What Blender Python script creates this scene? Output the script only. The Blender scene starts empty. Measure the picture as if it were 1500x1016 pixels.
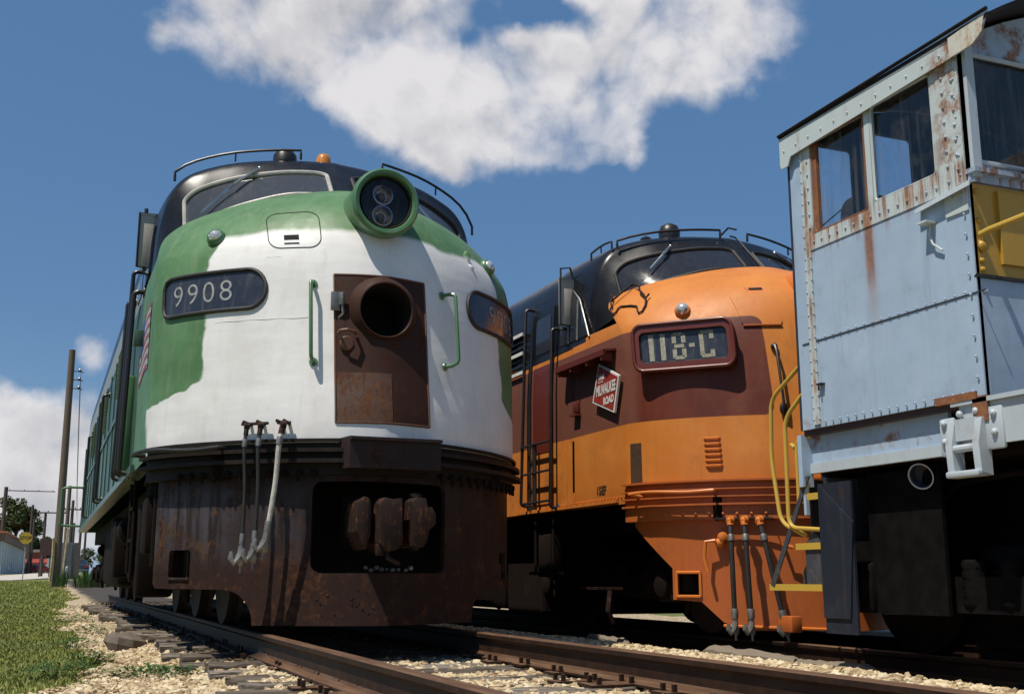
import bpy, bmesh, math, random
import numpy as np
from mathutils import Vector, Matrix, geometry

random.seed(7)
RNG = np.random.default_rng(11)
SC = bpy.context.scene
COL = SC.collection
R = math.radians

# ------------------------------------------------------------------ helpers
def tag(o, label=None, cat=None, group=None, kind=None):
    if label: o['label'] = label
    if cat: o['category'] = cat
    if group: o['group'] = group
    if kind: o['kind'] = kind
    return o

def empty(name, loc, rz=0.0):
    o = bpy.data.objects.new(name, None)
    COL.objects.link(o)
    o.location = loc
    o.rotation_euler = (0, 0, rz)
    o.empty_display_size = 0.2
    return o

def link_mesh(name, me, mat, parent=None):
    o = bpy.data.objects.new(name, me)
    COL.objects.link(o)
    if mat is not None and not me.materials:
        me.materials.append(mat)
    if parent is not None:
        o.parent = parent
    return o

class MB:
    """collects shapes, builds ONE mesh object"""
    def __init__(s):
        s.v = []; s.f = []
    def add(s, vs, fs):
        b = len(s.v)
        s.v.extend([tuple(float(c) for c in p) for p in vs])
        s.f.extend([tuple(b + i for i in f) for f in fs])
        return s
    def box(s, c, d, rot=None, bev=0.0):
        hx, hy, hz = d[0] / 2, d[1] / 2, d[2] / 2
        if bev > 0:
            b = min(bev, hx * .9, hy * .9, hz * .9)
            bm = bmesh.new()
            bmesh.ops.create_cube(bm, size=1.0)
            for v in bm.verts:
                v.co = Vector((v.co.x * 2 * hx, v.co.y * 2 * hy, v.co.z * 2 * hz))
            bmesh.ops.bevel(bm, geom=bm.edges[:], offset=b, segments=2, affect='EDGES', profile=.5)
            bm.verts.index_update()
            vs = [v.co.copy() for v in bm.verts]
            fs = [[v.index for v in f.verts] for f in bm.faces]
            bm.free()
        else:
            vs = [Vector((x, y, z)) for x in (-hx, hx) for y in (-hy, hy) for z in (-hz, hz)]
            fs = [(0, 1, 3, 2), (4, 6, 7, 5), (0, 4, 5, 1), (2, 3, 7, 6), (0, 2, 6, 4), (1, 5, 7, 3)]
        M = rot if rot is not None else Matrix.Identity(3)
        c = Vector(c)
        return s.add([M @ v + c for v in vs], fs)
    def tube(s, pts, r, n=10, caps=True, closed=False):
        pts = [Vector(p) for p in pts]
        m = len(pts)
        rs = r if isinstance(r, (list, tuple)) else [r] * m
        tang = []
        for i in range(m):
            if closed:
                t = pts[(i + 1) % m] - pts[i - 1]
            else:
                a = pts[max(i - 1, 0)]; b = pts[min(i + 1, m - 1)]
                t = b - a
            tang.append(t.normalized())
        t0 = tang[0]
        up = Vector((0, 0, 1)) if abs(t0.z) < .9 else Vector((0, 1, 0))
        nrm = (up - t0 * up.dot(t0)).normalized()
        vs = []; fs = []
        for i in range(m):
            t = tang[i]
            nrm = (nrm - t * nrm.dot(t))
            nrm = nrm.normalized() if nrm.length > 1e-6 else t.orthogonal().normalized()
            bi = t.cross(nrm)
            for k in range(n):
                a = 2 * math.pi * k / n
                vs.append(pts[i] + (nrm * math.cos(a) + bi * math.sin(a)) * rs[i])
        rng = m if closed else m - 1
        for i in range(rng):
            j = (i + 1) % m
            for k in range(n):
                k2 = (k + 1) % n
                fs.append((i * n + k, i * n + k2, j * n + k2, j * n + k))
        if caps and not closed:
            fs.append(tuple(range(n))[::-1])
            fs.append(tuple((m - 1) * n + k for k in range(n)))
        return s.add(vs, fs)
    def lathe(s, prof, org, axis, n=32, cap0=False, cap1=False):
        """prof: list of (radius, distance along axis)"""
        ax = Vector(axis).normalized(); org = Vector(org)
        e1 = ax.orthogonal().normalized(); e2 = ax.cross(e1)
        vs = []; fs = []
        for (r, h) in prof:
            for k in range(n):
                a = 2 * math.pi * k / n
                vs.append(org + ax * h + (e1 * math.cos(a) + e2 * math.sin(a)) * r)
        for i in range(len(prof) - 1):
            for k in range(n):
                k2 = (k + 1) % n
                fs.append((i * n + k, i * n + k2, (i + 1) * n + k2, (i + 1) * n + k))
        if cap0: fs.append(tuple(range(n))[::-1])
        if cap1: fs.append(tuple((len(prof) - 1) * n + k for k in range(n)))
        return s.add(vs, fs)
    def ball(s, c, r, sc=(1, 1, 1), seg=10, rings=6):
        c = Vector(c); vs = [c + Vector((0, 0, r * sc[2]))]; fs = []
        for i in range(1, rings):
            th = math.pi * i / rings
            for k in range(seg):
                a = 2 * math.pi * k / seg
                vs.append(c + Vector((r * sc[0] * math.sin(th) * math.cos(a), r * sc[1] * math.sin(th) * math.sin(a), r * sc[2] * math.cos(th))))
        vs.append(c - Vector((0, 0, r * sc[2])))
        for k in range(seg):
            fs.append((0, 1 + k, 1 + (k + 1) % seg))
            b = 1 + (rings - 2) * seg
            fs.append((len(vs) - 1, b + (k + 1) % seg, b + k))
        for i in range(rings - 2):
            for k in range(seg):
                a = 1 + i * seg + k; b = 1 + i * seg + (k + 1) % seg
                fs.append((a, a + seg, b + seg, b))
        return s.add(vs, fs)
    def grid(s, fn, nu, nv, keep=None):
        vs = []; fs = []
        for j in range(nv + 1):
            for i in range(nu + 1):
                vs.append(fn(i / nu, j / nv))
        for j in range(nv):
            for i in range(nu):
                f = (j * (nu + 1) + i, j * (nu + 1) + i + 1, (j + 1) * (nu + 1) + i + 1, (j + 1) * (nu + 1) + i)
                if keep is None or keep([vs[k] for k in f]):
                    fs.append(f)
        return s.add(vs, fs)
    def prism(s, poly, frame, d0, d1):
        """poly in 2-D, frame = (origin, u, v, w): extruded from d0 to d1 along w"""
        o, u, v, w = [Vector(q) for q in frame]
        n = len(poly)
        vs = [o + u * p[0] + v * p[1] + w * d0 for p in poly] + [o + u * p[0] + v * p[1] + w * d1 for p in poly]
        fs = [tuple(range(n))[::-1], tuple(range(n, 2 * n))]
        for i in range(n):
            j = (i + 1) % n
            fs.append((i, j, n + j, n + i))
        return s.add(vs, fs)
    def plate(s, outer, holes, fmap, thick, cu=(), cv=()):
        """flat outline with holes, cut by lines u=cu, v=cv, mapped by fmap(u, v, offset) and given a thickness"""
        loops = [outer] + list(holes)
        flat = [Vector((p[0], p[1], 0)) for lp in loops for p in lp]
        tris = geometry.tessellate_polygon([[Vector((p[0], p[1], 0)) for p in lp] for lp in loops])
        bm = bmesh.new()
        bv = [bm.verts.new(p) for p in flat]
        for t in tris:
            try: bm.faces.new([bv[i] for i in t])
            except ValueError: pass
        for (vals, no) in ((cu, Vector((1, 0, 0))), (cv, Vector((0, 1, 0)))):
            for c in vals:
                bmesh.ops.bisect_plane(bm, geom=bm.verts[:] + bm.edges[:] + bm.faces[:], dist=1e-5, plane_co=no * c, plane_no=no)
        bmesh.ops.recalc_face_normals(bm, faces=bm.faces[:])
        bm.verts.index_update()
        n = len(bm.verts)
        front = [fmap(v.co.x, v.co.y, 0.0) for v in bm.verts]
        back = [fmap(v.co.x, v.co.y, -thick) for v in bm.verts]
        fs = []
        for f in bm.faces:
            idx = [v.index for v in f.verts]
            fs.append(tuple(idx)); fs.append(tuple(n + i for i in reversed(idx)))
        for e in bm.edges:
            if len(e.link_faces) == 1:
                a, b = e.verts[0].index, e.verts[1].index
                fs.append((a, b, n + b, n + a))
        bm.free()
        return s.add(front + back, fs)
    def split_build(s, name, mat, parent=None, smooth=35):
        """every connected piece becomes an object of its own"""
        n = len(s.v); par = list(range(n))
        def find(a):
            while par[a] != a:
                par[a] = par[par[a]]; a = par[a]
            return a
        for f in s.f:
            r = find(f[0])
            for k in f[1:]: par[find(k)] = r
        groups = {}
        for f in s.f: groups.setdefault(find(f[0]), []).append(f)
        out = []
        for fs in groups.values():
            idx = sorted({k for f in fs for k in f}); mp = {k: i for i, k in enumerate(idx)}
            m = MB(); m.v = [s.v[k] for k in idx]; m.f = [tuple(mp[k] for k in f) for f in fs]
            out.append(m.build(name, mat, parent, smooth))
        return out[0]
    def build(s, name, mat, parent=None, smooth=35, loc=None, bev=0):
        me = bpy.data.meshes.new(name)
        me.from_pydata(s.v, [], s.f)
        bm = bmesh.new(); bm.from_mesh(me)
        if bev:
            bmesh.ops.recalc_face_normals(bm, faces=bm.faces[:])
            es = [e for e in bm.edges if len(e.link_faces) == 2 and e.calc_face_angle(0) > R(25)]
            bmesh.ops.bevel(bm, geom=es, offset=bev, segments=2, affect='EDGES', profile=.5, clamp_overlap=True)
        bmesh.ops.recalc_face_normals(bm, faces=bm.faces[:])
        bm.to_mesh(me); bm.free()
        me.update()
        if smooth:
            me.shade_smooth()
            me.set_sharp_from_angle(angle=R(smooth))
        o = link_mesh(name, me, mat, parent)
        if loc is not None: o.location = loc
        return o

def rrect(u0, v0, u1, v1, r, n=6):
    pts = []
    for (cx, cy, a0) in ((u1 - r, v0 + r, -90), (u1 - r, v1 - r, 0), (u0 + r, v1 - r, 90), (u0 + r, v0 + r, 180)):
        for k in range(n + 1):
            a = R(a0 + 90 * k / n)
            pts.append((cx + r * math.cos(a), cy + r * math.sin(a)))
    return pts

def circle(cx, cy, r, n=32):
    return [(cx + r * math.cos(2 * math.pi * k / n), cy + r * math.sin(2 * math.pi * k / n)) for k in range(n)]

def frange(a, b, n):
    return [a + (b - a) * i / n for i in range(n + 1)]

def text_geo(body, size, bold=0.0, shear=0.0):
    cu = bpy.data.curves.new('text', 'FONT')
    cu.body = body; cu.size = size; cu.offset = bold; cu.shear = shear
    cu.align_x = 'CENTER'; cu.align_y = 'CENTER'; cu.resolution_u = 4
    ob = bpy.data.objects.new('text', cu); COL.objects.link(ob)
    dg = bpy.context.evaluated_depsgraph_get()
    me = bpy.data.meshes.new_from_object(ob.evaluated_get(dg))
    vs = [(v.co.x, v.co.y) for v in me.vertices]; fs = [tuple(p.vertices) for p in me.polygons]
    bpy.data.objects.remove(ob); bpy.data.curves.remove(cu); bpy.data.meshes.remove(me)
    return vs, fs

def copy_tree(o, parent=None):
    c = o.copy(); COL.objects.link(c)
    if parent is not None: c.parent = parent
    for ch in [x for x in bpy.data.objects if x.parent == o]:
        copy_tree(ch, c)
    return c

# ------------------------------------------------------------------ materials
class NT:
    def __init__(s, tree):
        s.t = tree; s.nodes = tree.nodes; s.links = tree.links
    def n(s, typ, **kw):
        nd = s.nodes.new(typ)
        for k, v in kw.items(): setattr(nd, k, v)
        return nd
    def put(s, sock, val):
        if isinstance(val, bpy.types.NodeSocket): s.links.new(val, sock)
        elif isinstance(val, (tuple, list)) and len(val) == 3 and sock.type == 'RGBA': sock.default_value = (*val, 1)
        else: sock.default_value = val
    def math(s, op, a, b=0.0, c=None, clamp=False):
        nd = s.n('ShaderNodeMath', operation=op, use_clamp=clamp)
        s.put(nd.inputs[0], a); s.put(nd.inputs[1], b)
        if c is not None: s.put(nd.inputs[2], c)
        return nd.outputs[0]
    def vmath(s, op, a, b=(0, 0, 0)):
        nd = s.n('ShaderNodeVectorMath', operation=op)
        s.put(nd.inputs[0], a); s.put(nd.inputs[1], b)
        return nd.outputs['Value'] if op in ('DOT_PRODUCT', 'LENGTH', 'DISTANCE') else nd.outputs[0]
    def step(s, x, a, b):
        nd = s.n('ShaderNodeMapRange', interpolation_type='SMOOTHSTEP')
        s.put(nd.inputs['Value'], x); s.put(nd.inputs['From Min'], a); s.put(nd.inputs['From Max'], b)
        return nd.outputs[0]
    def mix(s, f, a, b, mode='MIX'):
        nd = s.n('ShaderNodeMix', data_type='RGBA', blend_type=mode)
        s.put(nd.inputs[0], f); s.put(nd.inputs[6], a); s.put(nd.inputs[7], b)
        return nd.outputs[2]
    def coord(s, out='Object'):
        return s.n('ShaderNodeTexCoord').outputs[out]
    def xyz(s, v):
        nd = s.n('ShaderNodeSeparateXYZ'); s.put(nd.inputs[0], v); return nd.outputs
    def scaled(s, v, sc):
        return s.vmath('MULTIPLY', v, sc)
    def noise(s, v, scale, detail=6, rough=.6, out='Fac', dist=0.0):
        nd = s.n('ShaderNodeTexNoise')
        s.put(nd.inputs['Vector'], v); nd.inputs['Scale'].default_value = scale
        nd.inputs['Detail'].default_value = detail; nd.inputs['Roughness'].default_value = rough
        nd.inputs['Distortion'].default_value = dist
        return nd.outputs[out]
    def voronoi(s, v, scale, feature='F1', out='Distance'):
        nd = s.n('ShaderNodeTexVoronoi', feature=feature)
        s.put(nd.inputs['Vector'], v); nd.inputs['Scale'].default_value = scale
        return nd.outputs[out]
    def ramp(s, x, pts):
        nd = s.n('ShaderNodeValToRGB'); s.put(nd.inputs[0], x)
        e = nd.color_ramp.elements
        while len(e) < len(pts): e.new(0.5)
        for el, (p, c) in zip(e, pts): el.position = p; el.color = (*c, 1)
        return nd.outputs[0]
    def bump(s, h, strength, dist=.01):
        nd = s.n('ShaderNodeBump'); s.put(nd.inputs['Height'], h)
        nd.inputs['Strength'].default_value = strength; nd.inputs['Distance'].default_value = dist
        return nd.outputs[0]

def new_mat(name):
    m = bpy.data.materials.new(name); m.use_nodes = True
    nt = NT(m.node_tree)
    return m, nt, nt.nodes['Principled BSDF']

RUST_D = (.045, .018, .010); RUST_M = (.13, .045, .016); RUST_L = (.30, .12, .035)

def paint(name, col, rough=.4, metal=0.0, rust=0.0, dirt=.25, dirtcol=(.05, .04, .03), streak=.25, bump=.15, coat=0.0, scale=1.0,
          colfn=None, vary=.12, spec=.5, fade=None, rustcols=None, extra_rust=None, ripple=0.0):
    m, nt, b = new_mat(name)
    p = nt.coord()
    ps = nt.scaled(p, (scale, scale, scale))
    c = colfn(nt, p) if colfn else None
    n1 = nt.noise(ps, 1.7, 6, .6)
    if c is None:
        c = nt.mix(nt.step(n1, .3, .75), col, tuple(min(1, x * (1 + vary)) for x in col))
    c = nt.mix(nt.math('MULTIPLY', nt.step(n1, .25, .7), vary * 1.6), c, fade if fade else (.5, .5, .5), 'MIX' if fade else 'MULTIPLY')
    # rain streaks: noise stretched along z
    sv = nt.scaled(p, (9 * scale, 9 * scale, .55 * scale))
    st = nt.noise(sv, 1.6, 5, .65)
    if streak > 0:
        c = nt.mix(nt.math('MULTIPLY', nt.step(st, .5, .78), streak), c, dirtcol)
    d = nt.noise(ps, 5.0, 8, .7)
    if dirt > 0:
        c = nt.mix(nt.math('MULTIPLY', nt.step(d, .48, .8), dirt), c, dirtcol)
    ro = nt.math('ADD', rough, nt.math('MULTIPLY', nt.math('SUBTRACT', d, .5), .35), clamp=True)
    if rust > 0 or extra_rust:
        rn = nt.noise(ps, 3.1, 10, .72)
        rn2 = nt.math('ADD', nt.math('MULTIPLY', rn, .65), nt.math('MULTIPLY', st, .35))
        if rust > 0:
            mask = nt.step(rn2, .66 - .30 * rust, .76 - .26 * rust)
        else:
            mask = None
        if extra_rust:
            e = extra_rust(nt, p, rn, st)
            mask = e if mask is None else nt.math('MAXIMUM', mask, e)
        fine = nt.noise(ps, 22, 8, .75)
        rc = rustcols or (RUST_D, RUST_M, RUST_L)
        rcol = nt.ramp(nt.math('ADD', nt.math('MULTIPLY', fine, .5), nt.math('MULTIPLY', d, .5)), [(.36, rc[0]), (.52, rc[1]), (.68, rc[2])])
        c = nt.mix(mask, c, rcol)
        ro = nt.math('ADD', ro, nt.math('MULTIPLY', mask, .35), clamp=True)
        if metal > 0:
            nt.put(b.inputs['Metallic'], nt.math('MULTIPLY', nt.math('SUBTRACT', 1.0, mask), metal))
    else:
        b.inputs['Metallic'].default_value = metal
    nt.put(b.inputs['Base Color'], c)
    nt.put(b.inputs['Roughness'], ro)
    b.inputs['Specular IOR Level'].default_value = spec
    b.inputs['Coat Weight'].default_value = coat
    b.inputs['Coat Roughness'].default_value = .12
    if bump > 0:
        h = nt.math('ADD', nt.math('MULTIPLY', nt.noise(ps, 1.2, 3, .5), 1.6), nt.math('MULTIPLY', nt.noise(ps, 40, 4, .6), .06))
        if ripple: h = nt.math('ADD', h, nt.math('MULTIPLY', nt.noise(nt.scaled(p, (1.3, 1.3, 4.0)), 1.3, 2, .5), ripple))
        nt.put(b.inputs['Normal'], nt.bump(h, bump, .03))
    return m

def glass_dark(name, col=(.012, .014, .018), rough=.10, dirt=.25):
    m, nt, b = new_mat(name)
    p = nt.coord()
    n = nt.noise(p, 5, 8, .7); st = nt.noise(nt.scaled(p, (11, 11, .8)), 1.5, 5, .6)
    c = nt.mix(nt.math('MULTIPLY', nt.step(n, .45, .8), dirt), col, (.10, .10, .095))
    c = nt.mix(nt.math('MULTIPLY', nt.step(st, .5, .8), dirt), c, (.16, .16, .15))
    nt.put(b.inputs['Base Color'], c)
    nt.put(b.inputs['Roughness'], nt.math('ADD', rough, nt.math('MULTIPLY', nt.step(n, .4, .8), dirt * .5)))
    b.inputs['Specular IOR Level'].default_value = .42
    return m

def glass_clear(name, tint=(.75, .82, .86), dirt=.25):
    m, nt, b = new_mat(name)
    out = nt.nodes['Material Output']
    p = nt.coord()
    tr = nt.n('ShaderNodeBsdfTransparent'); tr.inputs[0].default_value = (*tint, 1)
    gl = nt.n('ShaderNodeBsdfGlossy'); gl.inputs['Roughness'].default_value = .03
    lw = nt.n('ShaderNodeLayerWeight'); lw.inputs[0].default_value = .5
    frs = nt.math('ADD', nt.math('MULTIPLY', nt.math('POWER', lw.outputs['Facing'], 4.0), .7), .035)
    mx = nt.n('ShaderNodeMixShader')
    nt.links.new(frs, mx.inputs[0]); nt.links.new(tr.outputs[0], mx.inputs[1]); nt.links.new(gl.outputs[0], mx.inputs[2])
    df = nt.n('ShaderNodeBsdfDiffuse'); df.inputs[0].default_value = (.30, .29, .27, 1)
    st = nt.noise(nt.scaled(p, (14, 14, .9)), 1.5, 5, .6); n = nt.noise(p, 4, 7, .7)
    f = nt.math('MULTIPLY', nt.math('MAXIMUM', nt.step(st, .45, .8), nt.step(n, .45, .85)), dirt)
    mx2 = nt.n('ShaderNodeMixShader')
    nt.links.new(f, mx2.inputs[0]); nt.links.new(mx.outputs[0], mx2.inputs[1]); nt.links.new(df.outputs[0], mx2.inputs[2])
    nt.links.new(mx2.outputs[0], out.inputs[0])
    return m

def plain(name, col, rough=.5, metal=0.0, vary=.25, scale=6):
    m, nt, b = new_mat(name)
    p = nt.coord()
    n = nt.noise(p, scale, 6, .65)
    c = nt.mix(nt.step(n, .3, .75), tuple(x * (1 - vary) for x in col), tuple(min(1, x * (1 + vary)) for x in col))
    nt.put(b.inputs['Base Color'], c)
    b.inputs['Roughness'].default_value = rough; b.inputs['Metallic'].default_value = metal
    nt.put(b.inputs['Normal'], nt.bump(nt.noise(p, scale * 6, 4, .6), .15, .01))
    return m
SKY_SAT=1.0; SKY_VAL=1.0; SKY_HUE=.5
# ------------------------------------------------------------------ shared bulldog nose geometry (local: tip at y=0, rail top at z=0)
_T = np.array([(0.0,.0,1.62,1.5),(1.2,0.0,1.64,1.5),(1.33,0.0,1.65,1.5),(1.42,0.0,1.655,1.5),(2.0,.09,1.655,1.5),(2.75,.23,1.65,1.52),(3.0,.29,1.64,1.6),(3.2,.37,1.61,1.8),
               (3.35,.47,1.565,2.0),(3.5,.65,1.45,2.15),(3.62,.86,1.27,2.25),(3.72,1.10,1.02,2.25),(3.80,1.33,.70,2.2),(3.86,1.6,.05,2.2)])
NEXP = 1.55
def _pchip(xs, ys):
    h = np.diff(xs); d = np.diff(ys) / h
    m = np.zeros(len(xs)); m[0] = d[0]; m[-1] = d[-1]
    for i in range(1, len(xs) - 1):
        if d[i - 1] * d[i] > 0:
            w1 = 2 * h[i] + h[i - 1]; w2 = h[i] + 2 * h[i - 1]
            m[i] = (w1 + w2) / (w1 / d[i - 1] + w2 / d[i])
    def f(x):
        x = min(max(x, xs[0]), xs[-1])
        i = min(max(int(np.searchsorted(xs, x)) - 1, 0), len(h) - 1)
        t = (x - xs[i]) / h[i]
        return ((2*t**3 - 3*t**2 + 1) * ys[i] + (t**3 - 2*t**2 + t) * h[i] * m[i] + (-2*t**3 + 3*t**2) * ys[i+1] + (t**3 - t**2) * h[i] * m[i+1])
    return f
_yt, _w, _yc = [_pchip(_T[:, 0], _T[:, k]) for k in (1, 2, 3)]

def nose_y(x, z):
    yt, w, yc = _yt(z), _w(z), _yc(z)
    u = min(abs(x) / w, 1.0)
    return yc - (yc - yt) * (1 - u ** NEXP) ** (1 / NEXP)
def nose_pt(x, z):
    return Vector((x, nose_y(x, z), z))
def nose_n(x, z):
    e = .012
    xx = max(-_w(z) + .03, min(_w(z) - .03, x))
    du = nose_pt(xx + e, z) - nose_pt(xx - e, z); dv = nose_pt(xx, z + e) - nose_pt(xx, z - e)
    n = du.cross(dv).normalized()
    return n if n.y < 0 or n.z > .3 else -n
def nmap(x, z, off):
    return nose_pt(x, z) + nose_n(x, z) * off
# arc length along the plan curve, so that boards can wrap round the nose
_th = np.linspace(0, math.pi / 2, 2000)
_px = 1.655 * np.sin(_th) ** (2 / NEXP); _py = 1.5 - 1.5 * np.cos(_th) ** (2 / NEXP)
_ps = np.concatenate([[0], np.cumsum(np.hypot(np.diff(_px), np.diff(_py)))])
SMAX = float(_ps[-1])
def s_of_x(x): return math.copysign(float(np.interp(abs(x), _px, _ps)), x)
def x_of_s(s): return math.copysign(float(np.interp(abs(s), _ps, _px)), s)
def smap(s, z, off):
    if abs(s) > SMAX - .02:
        x = math.copysign(_w(z), s)
        return Vector((x + math.copysign(off, s), _yc(z) + abs(s) - SMAX, z))
    return nmap(x_of_s(s), z, off)
def plan_pt(s, w=1.655, off=0.0, d=1.5):
    """point on the plan curve and its outward normal, for pilots and steps below the nose"""
    e = .01
    def q(t):
        a = abs(t)
        if a > SMAX: return Vector((math.copysign(w, t), d + (a - SMAX), 0))
        return Vector((math.copysign(float(np.interp(a, _ps, _px)) * w / 1.655, t), float(np.interp(a, _ps, _py)) * d / 1.5, 0))
    p = q(s); t = (q(s + e) - q(s - e)).normalized()
    n = Vector((t.y, -t.x, 0))
    return p + n * off, n
def side_x(z):
    return float(np.interp(z, [1.2, 2.6, 2.9, 3.1, 3.3, 3.5, 3.65, 3.8, 3.95, 4.06, 4.2, 4.3, 4.36], [1.655, 1.655, 1.645, 1.625, 1.62, 1.612, 1.60, 1.58, 1.535, 1.45, 1.25, .93, .0]))
def side_map(sgn):
    def f(y, z, off):
        return Vector((sgn * (side_x(z) + off), y, z))
    return f

# cab shell control lines, t in 0..1 from the centre line to the side
_tt = [0, .25, .5, .7, .85, .95, 1]
_B = [(0,1.42,3.74),(.42,1.50,3.73),(.87,1.68,3.63),(1.24,1.92,3.48),(1.47,2.14,3.32),(1.58,2.32,3.19),(1.62,2.44,3.10)]
_W = [(0,1.93,4.25),(.40,1.98,4.23),(.87,2.10,4.18),(1.27,2.26,4.08),(1.475,2.30,3.88),(1.58,2.38,3.54),(1.615,2.50,3.12)]
_K = [(0,2.25,4.36),(.41,2.28,4.34),(.88,2.38,4.29),(1.30,2.52,4.16),(1.515,2.58,3.94),(1.597,2.64,3.56),(1.618,2.72,3.12)]
_S = [(0,3.3,4.38),(.42,3.3,4.35),(.90,3.3,4.31),(1.31,3.3,4.18),(1.545,3.3,3.94),(1.612,3.3,3.56),(1.62,3.3,3.10)]
def _ci(tab, t):
    f = [_pchip(np.array(_tt), np.array([q[k] for q in tab])) for k in range(3)]
    return Vector([g(t) for g in f])
_cif = {}
def cab_pt(t, v):
    """t in -1..1 across, v in 0..1 from windscreen foot to windscreen head, 1..2 over the brow to the roof"""
    a = abs(t)
    key = round(a, 4)
    if key not in _cif: _cif[key] = [_ci(tab, a) for tab in (_B, _W, _K, _S)]
    B, W, K, S = _cif[key]
    if v <= 1: p = B.lerp(W, v)
    else:
        q = v - 1
        # hermite from W to S through K
        if q < .5:
            u = q / .5; m0 = (W - B) * .55; m1 = (S - W) * .30
            p = W * (2*u**3 - 3*u**2 + 1) + m0 * (u**3 - 2*u**2 + u) + K * (-2*u**3 + 3*u**2) + m1 * (u**3 - u**2)
        else:
            u = (q - .5) / .5; m0 = (S - W) * .30; m1 = Vector((0, .9, 0))
            p = K * (2*u**3 - 3*u**2 + 1) + m0 * (u**3 - 2*u**2 + u) + S * (-2*u**3 + 3*u**2) + m1 * (u**3 - u**2)
    return Vector((math.copysign(p.x, t) if t else 0.0, p.y, p.z))
def cab_map(t, v, off):
    e = .01
    p = cab_pt(t, v)
    n = (cab_pt(t + e, v) - cab_pt(t - e, v)).cross(cab_pt(t, v + e) - cab_pt(t, v - e)).normalized()
    if n.z < 0: n = -n
    return p + n * off

# ------------------------------------------------------------------ shared materials
M = {}
def nose_white_green(nt, p):
    x, y, z = nt.xyz(p)
    nb = nt.noise(p, 9, 4, .6); nb2 = nt.noise(p, 2.3, 3, .5)
    w = nt.math('ADD', nt.math('MULTIPLY', nt.math('SUBTRACT', nb, .5), .035), nt.math('MULTIPLY', nt.math('SUBTRACT', nb2, .5), .16))
    ax = nt.math('ADD', nt.math('ABSOLUTE', x), w)
    zz = nt.math('ADD', z, nt.math('MULTIPLY', w, .8))
    lim = nt.math('ADD', 1.29, nt.math('MULTIPLY', nt.step(zz, 1.95, 1.60), .55))
    lim = nt.math('SUBTRACT', lim, nt.math('MULTIPLY', nt.step(zz, 2.9, 3.08), .10))
    mx = nt.step(nt.math('SUBTRACT', lim, ax), -.014, .014)
    mz = nt.step(zz, 3.15, 3.09)
    mask = nt.math('MULTIPLY', nt.math('MULTIPLY', mx, mz), nt.step(nt.math('ADD', y, nt.math('MULTIPLY', w, 1.5)), 1.50, 1.42))
    g = nt.mix(nt.step(nt.noise(p, 3, 6, .6), .35, .7), (.080, .175, .070), (.108, .22, .098))
    chalk = nt.step(nt.noise(p, 6.5, 7, .7), .5, .8)
    g = nt.mix(nt.math('MULTIPLY', chalk, .45), g, (.17, .30, .18))
    wh = nt.mix(nt.step(nt.noise(p, 2.2, 6, .62), .35, .7), (.78, .765, .75), (.70, .685, .67))
    return nt.mix(mask, g, wh)
M['nose_bn'] = paint('white over green paint', (1, 1, 1), rough=.46, spec=.22, dirt=.16, dirtcol=(.44, .37, .29), streak=.20, bump=.26, colfn=nose_white_green, vary=.03, coat=.0, rust=.03, ripple=.8)
M['green'] = paint('faded green paint', (.070, .17, .072), rough=.34, dirt=.3, dirtcol=(.16, .24, .17), streak=.3, vary=.25, coat=.15)
M['green_side'] = paint('weathered green side paint', (.048, .10, .060), rough=.32, dirt=.45, dirtcol=(.11, .14, .115), streak=.6, vary=.3, coat=.1, rust=.12)
M['black'] = paint('glossy black paint', (.009, .009, .011), spec=.32, rough=.30, dirt=.15, dirtcol=(.06, .055, .05), streak=.2, bump=.08, coat=.0)
M['glass_grey'] = glass_dark('hazy grey window glass', (.050, .054, .062), .10, .16)
M['frame_pale'] = plain('pale bright window frame', (.50, .47, .41), .35, .2, .2)
M['black_dull'] = paint('dull black iron', (.014, .009, .007), spec=.2, rough=.6, dirt=.5, dirtcol=(.055, .036, .026), streak=.3, rust=.35, rustcols=((.018, .010, .008), (.035, .018, .012), (.07, .03, .016)))
M['rail_black'] = paint('black pipe', (.016, .014, .014), rough=.4, dirt=.3, dirtcol=(.07, .05, .04), streak=0, bump=.05)
M['rust_door'] = paint('rusty steel door', (.040, .016, .010), spec=.2, rough=.6, dirt=.6, dirtcol=(.035, .018, .013), streak=.45, rust=.55, scale=2.2, rustcols=((.018, .007, .005), (.060, .020, .010), (.17, .06, .018)))
M['rust_ring'] = paint('rusty steel ring', (.12, .050, .024), rough=.5, dirt=.5, dirtcol=(.06, .03, .02), streak=.2, rust=.6, scale=3)
def pilot_rust(nt, p, rn, st):
    x, y, z = nt.xyz(p)
    return nt.math('MULTIPLY', nt.step(z, .75, .35), .8)
def pilot_col(nt, p):
    x, y, z = nt.xyz(p)
    n = nt.noise(p, 2.6, 7, .68); st = nt.noise(nt.scaled(p, (7, 7, .7)), 1.4, 5, .6); n2 = nt.noise(p, 7, 6, .7)
    c = nt.mix(nt.step(n, .38, .66), (.013, .007, .005), (.029, .015, .010))
    lit_wear = nt.math('MULTIPLY', nt.math('MULTIPLY', nt.step(x, -.35, -.85), nt.step(z, .42, .62)), nt.step(z, 1.14, 1.0))  # sunlit left part of the pilot painted paler, with wear streaks
    c = nt.mix(nt.math('MULTIPLY', lit_wear, nt.step(st, .36, .6)), c, (.075, .067, .082))
    c = nt.mix(nt.math('MULTIPLY', lit_wear, nt.step(n2, .52, .66)), c, (.16, .082, .028))
    c = nt.mix(nt.math('MULTIPLY', nt.step(n2, .56, .72), .5), c, (.008, .005, .005))
    return c
M['pilot'] = paint('brown pilot paint with wear and painted sunlight', (.024, .014, .011), colfn=pilot_col, spec=.22, rough=.55, dirt=.5, dirtcol=(.014, .009, .008), streak=.65, rust=.58, vary=.6, fade=(.03, .02, .02),
                   rustcols=((.014, .006, .004), (.032, .012, .007), (.15, .062, .02)), extra_rust=pilot_rust)
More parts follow.
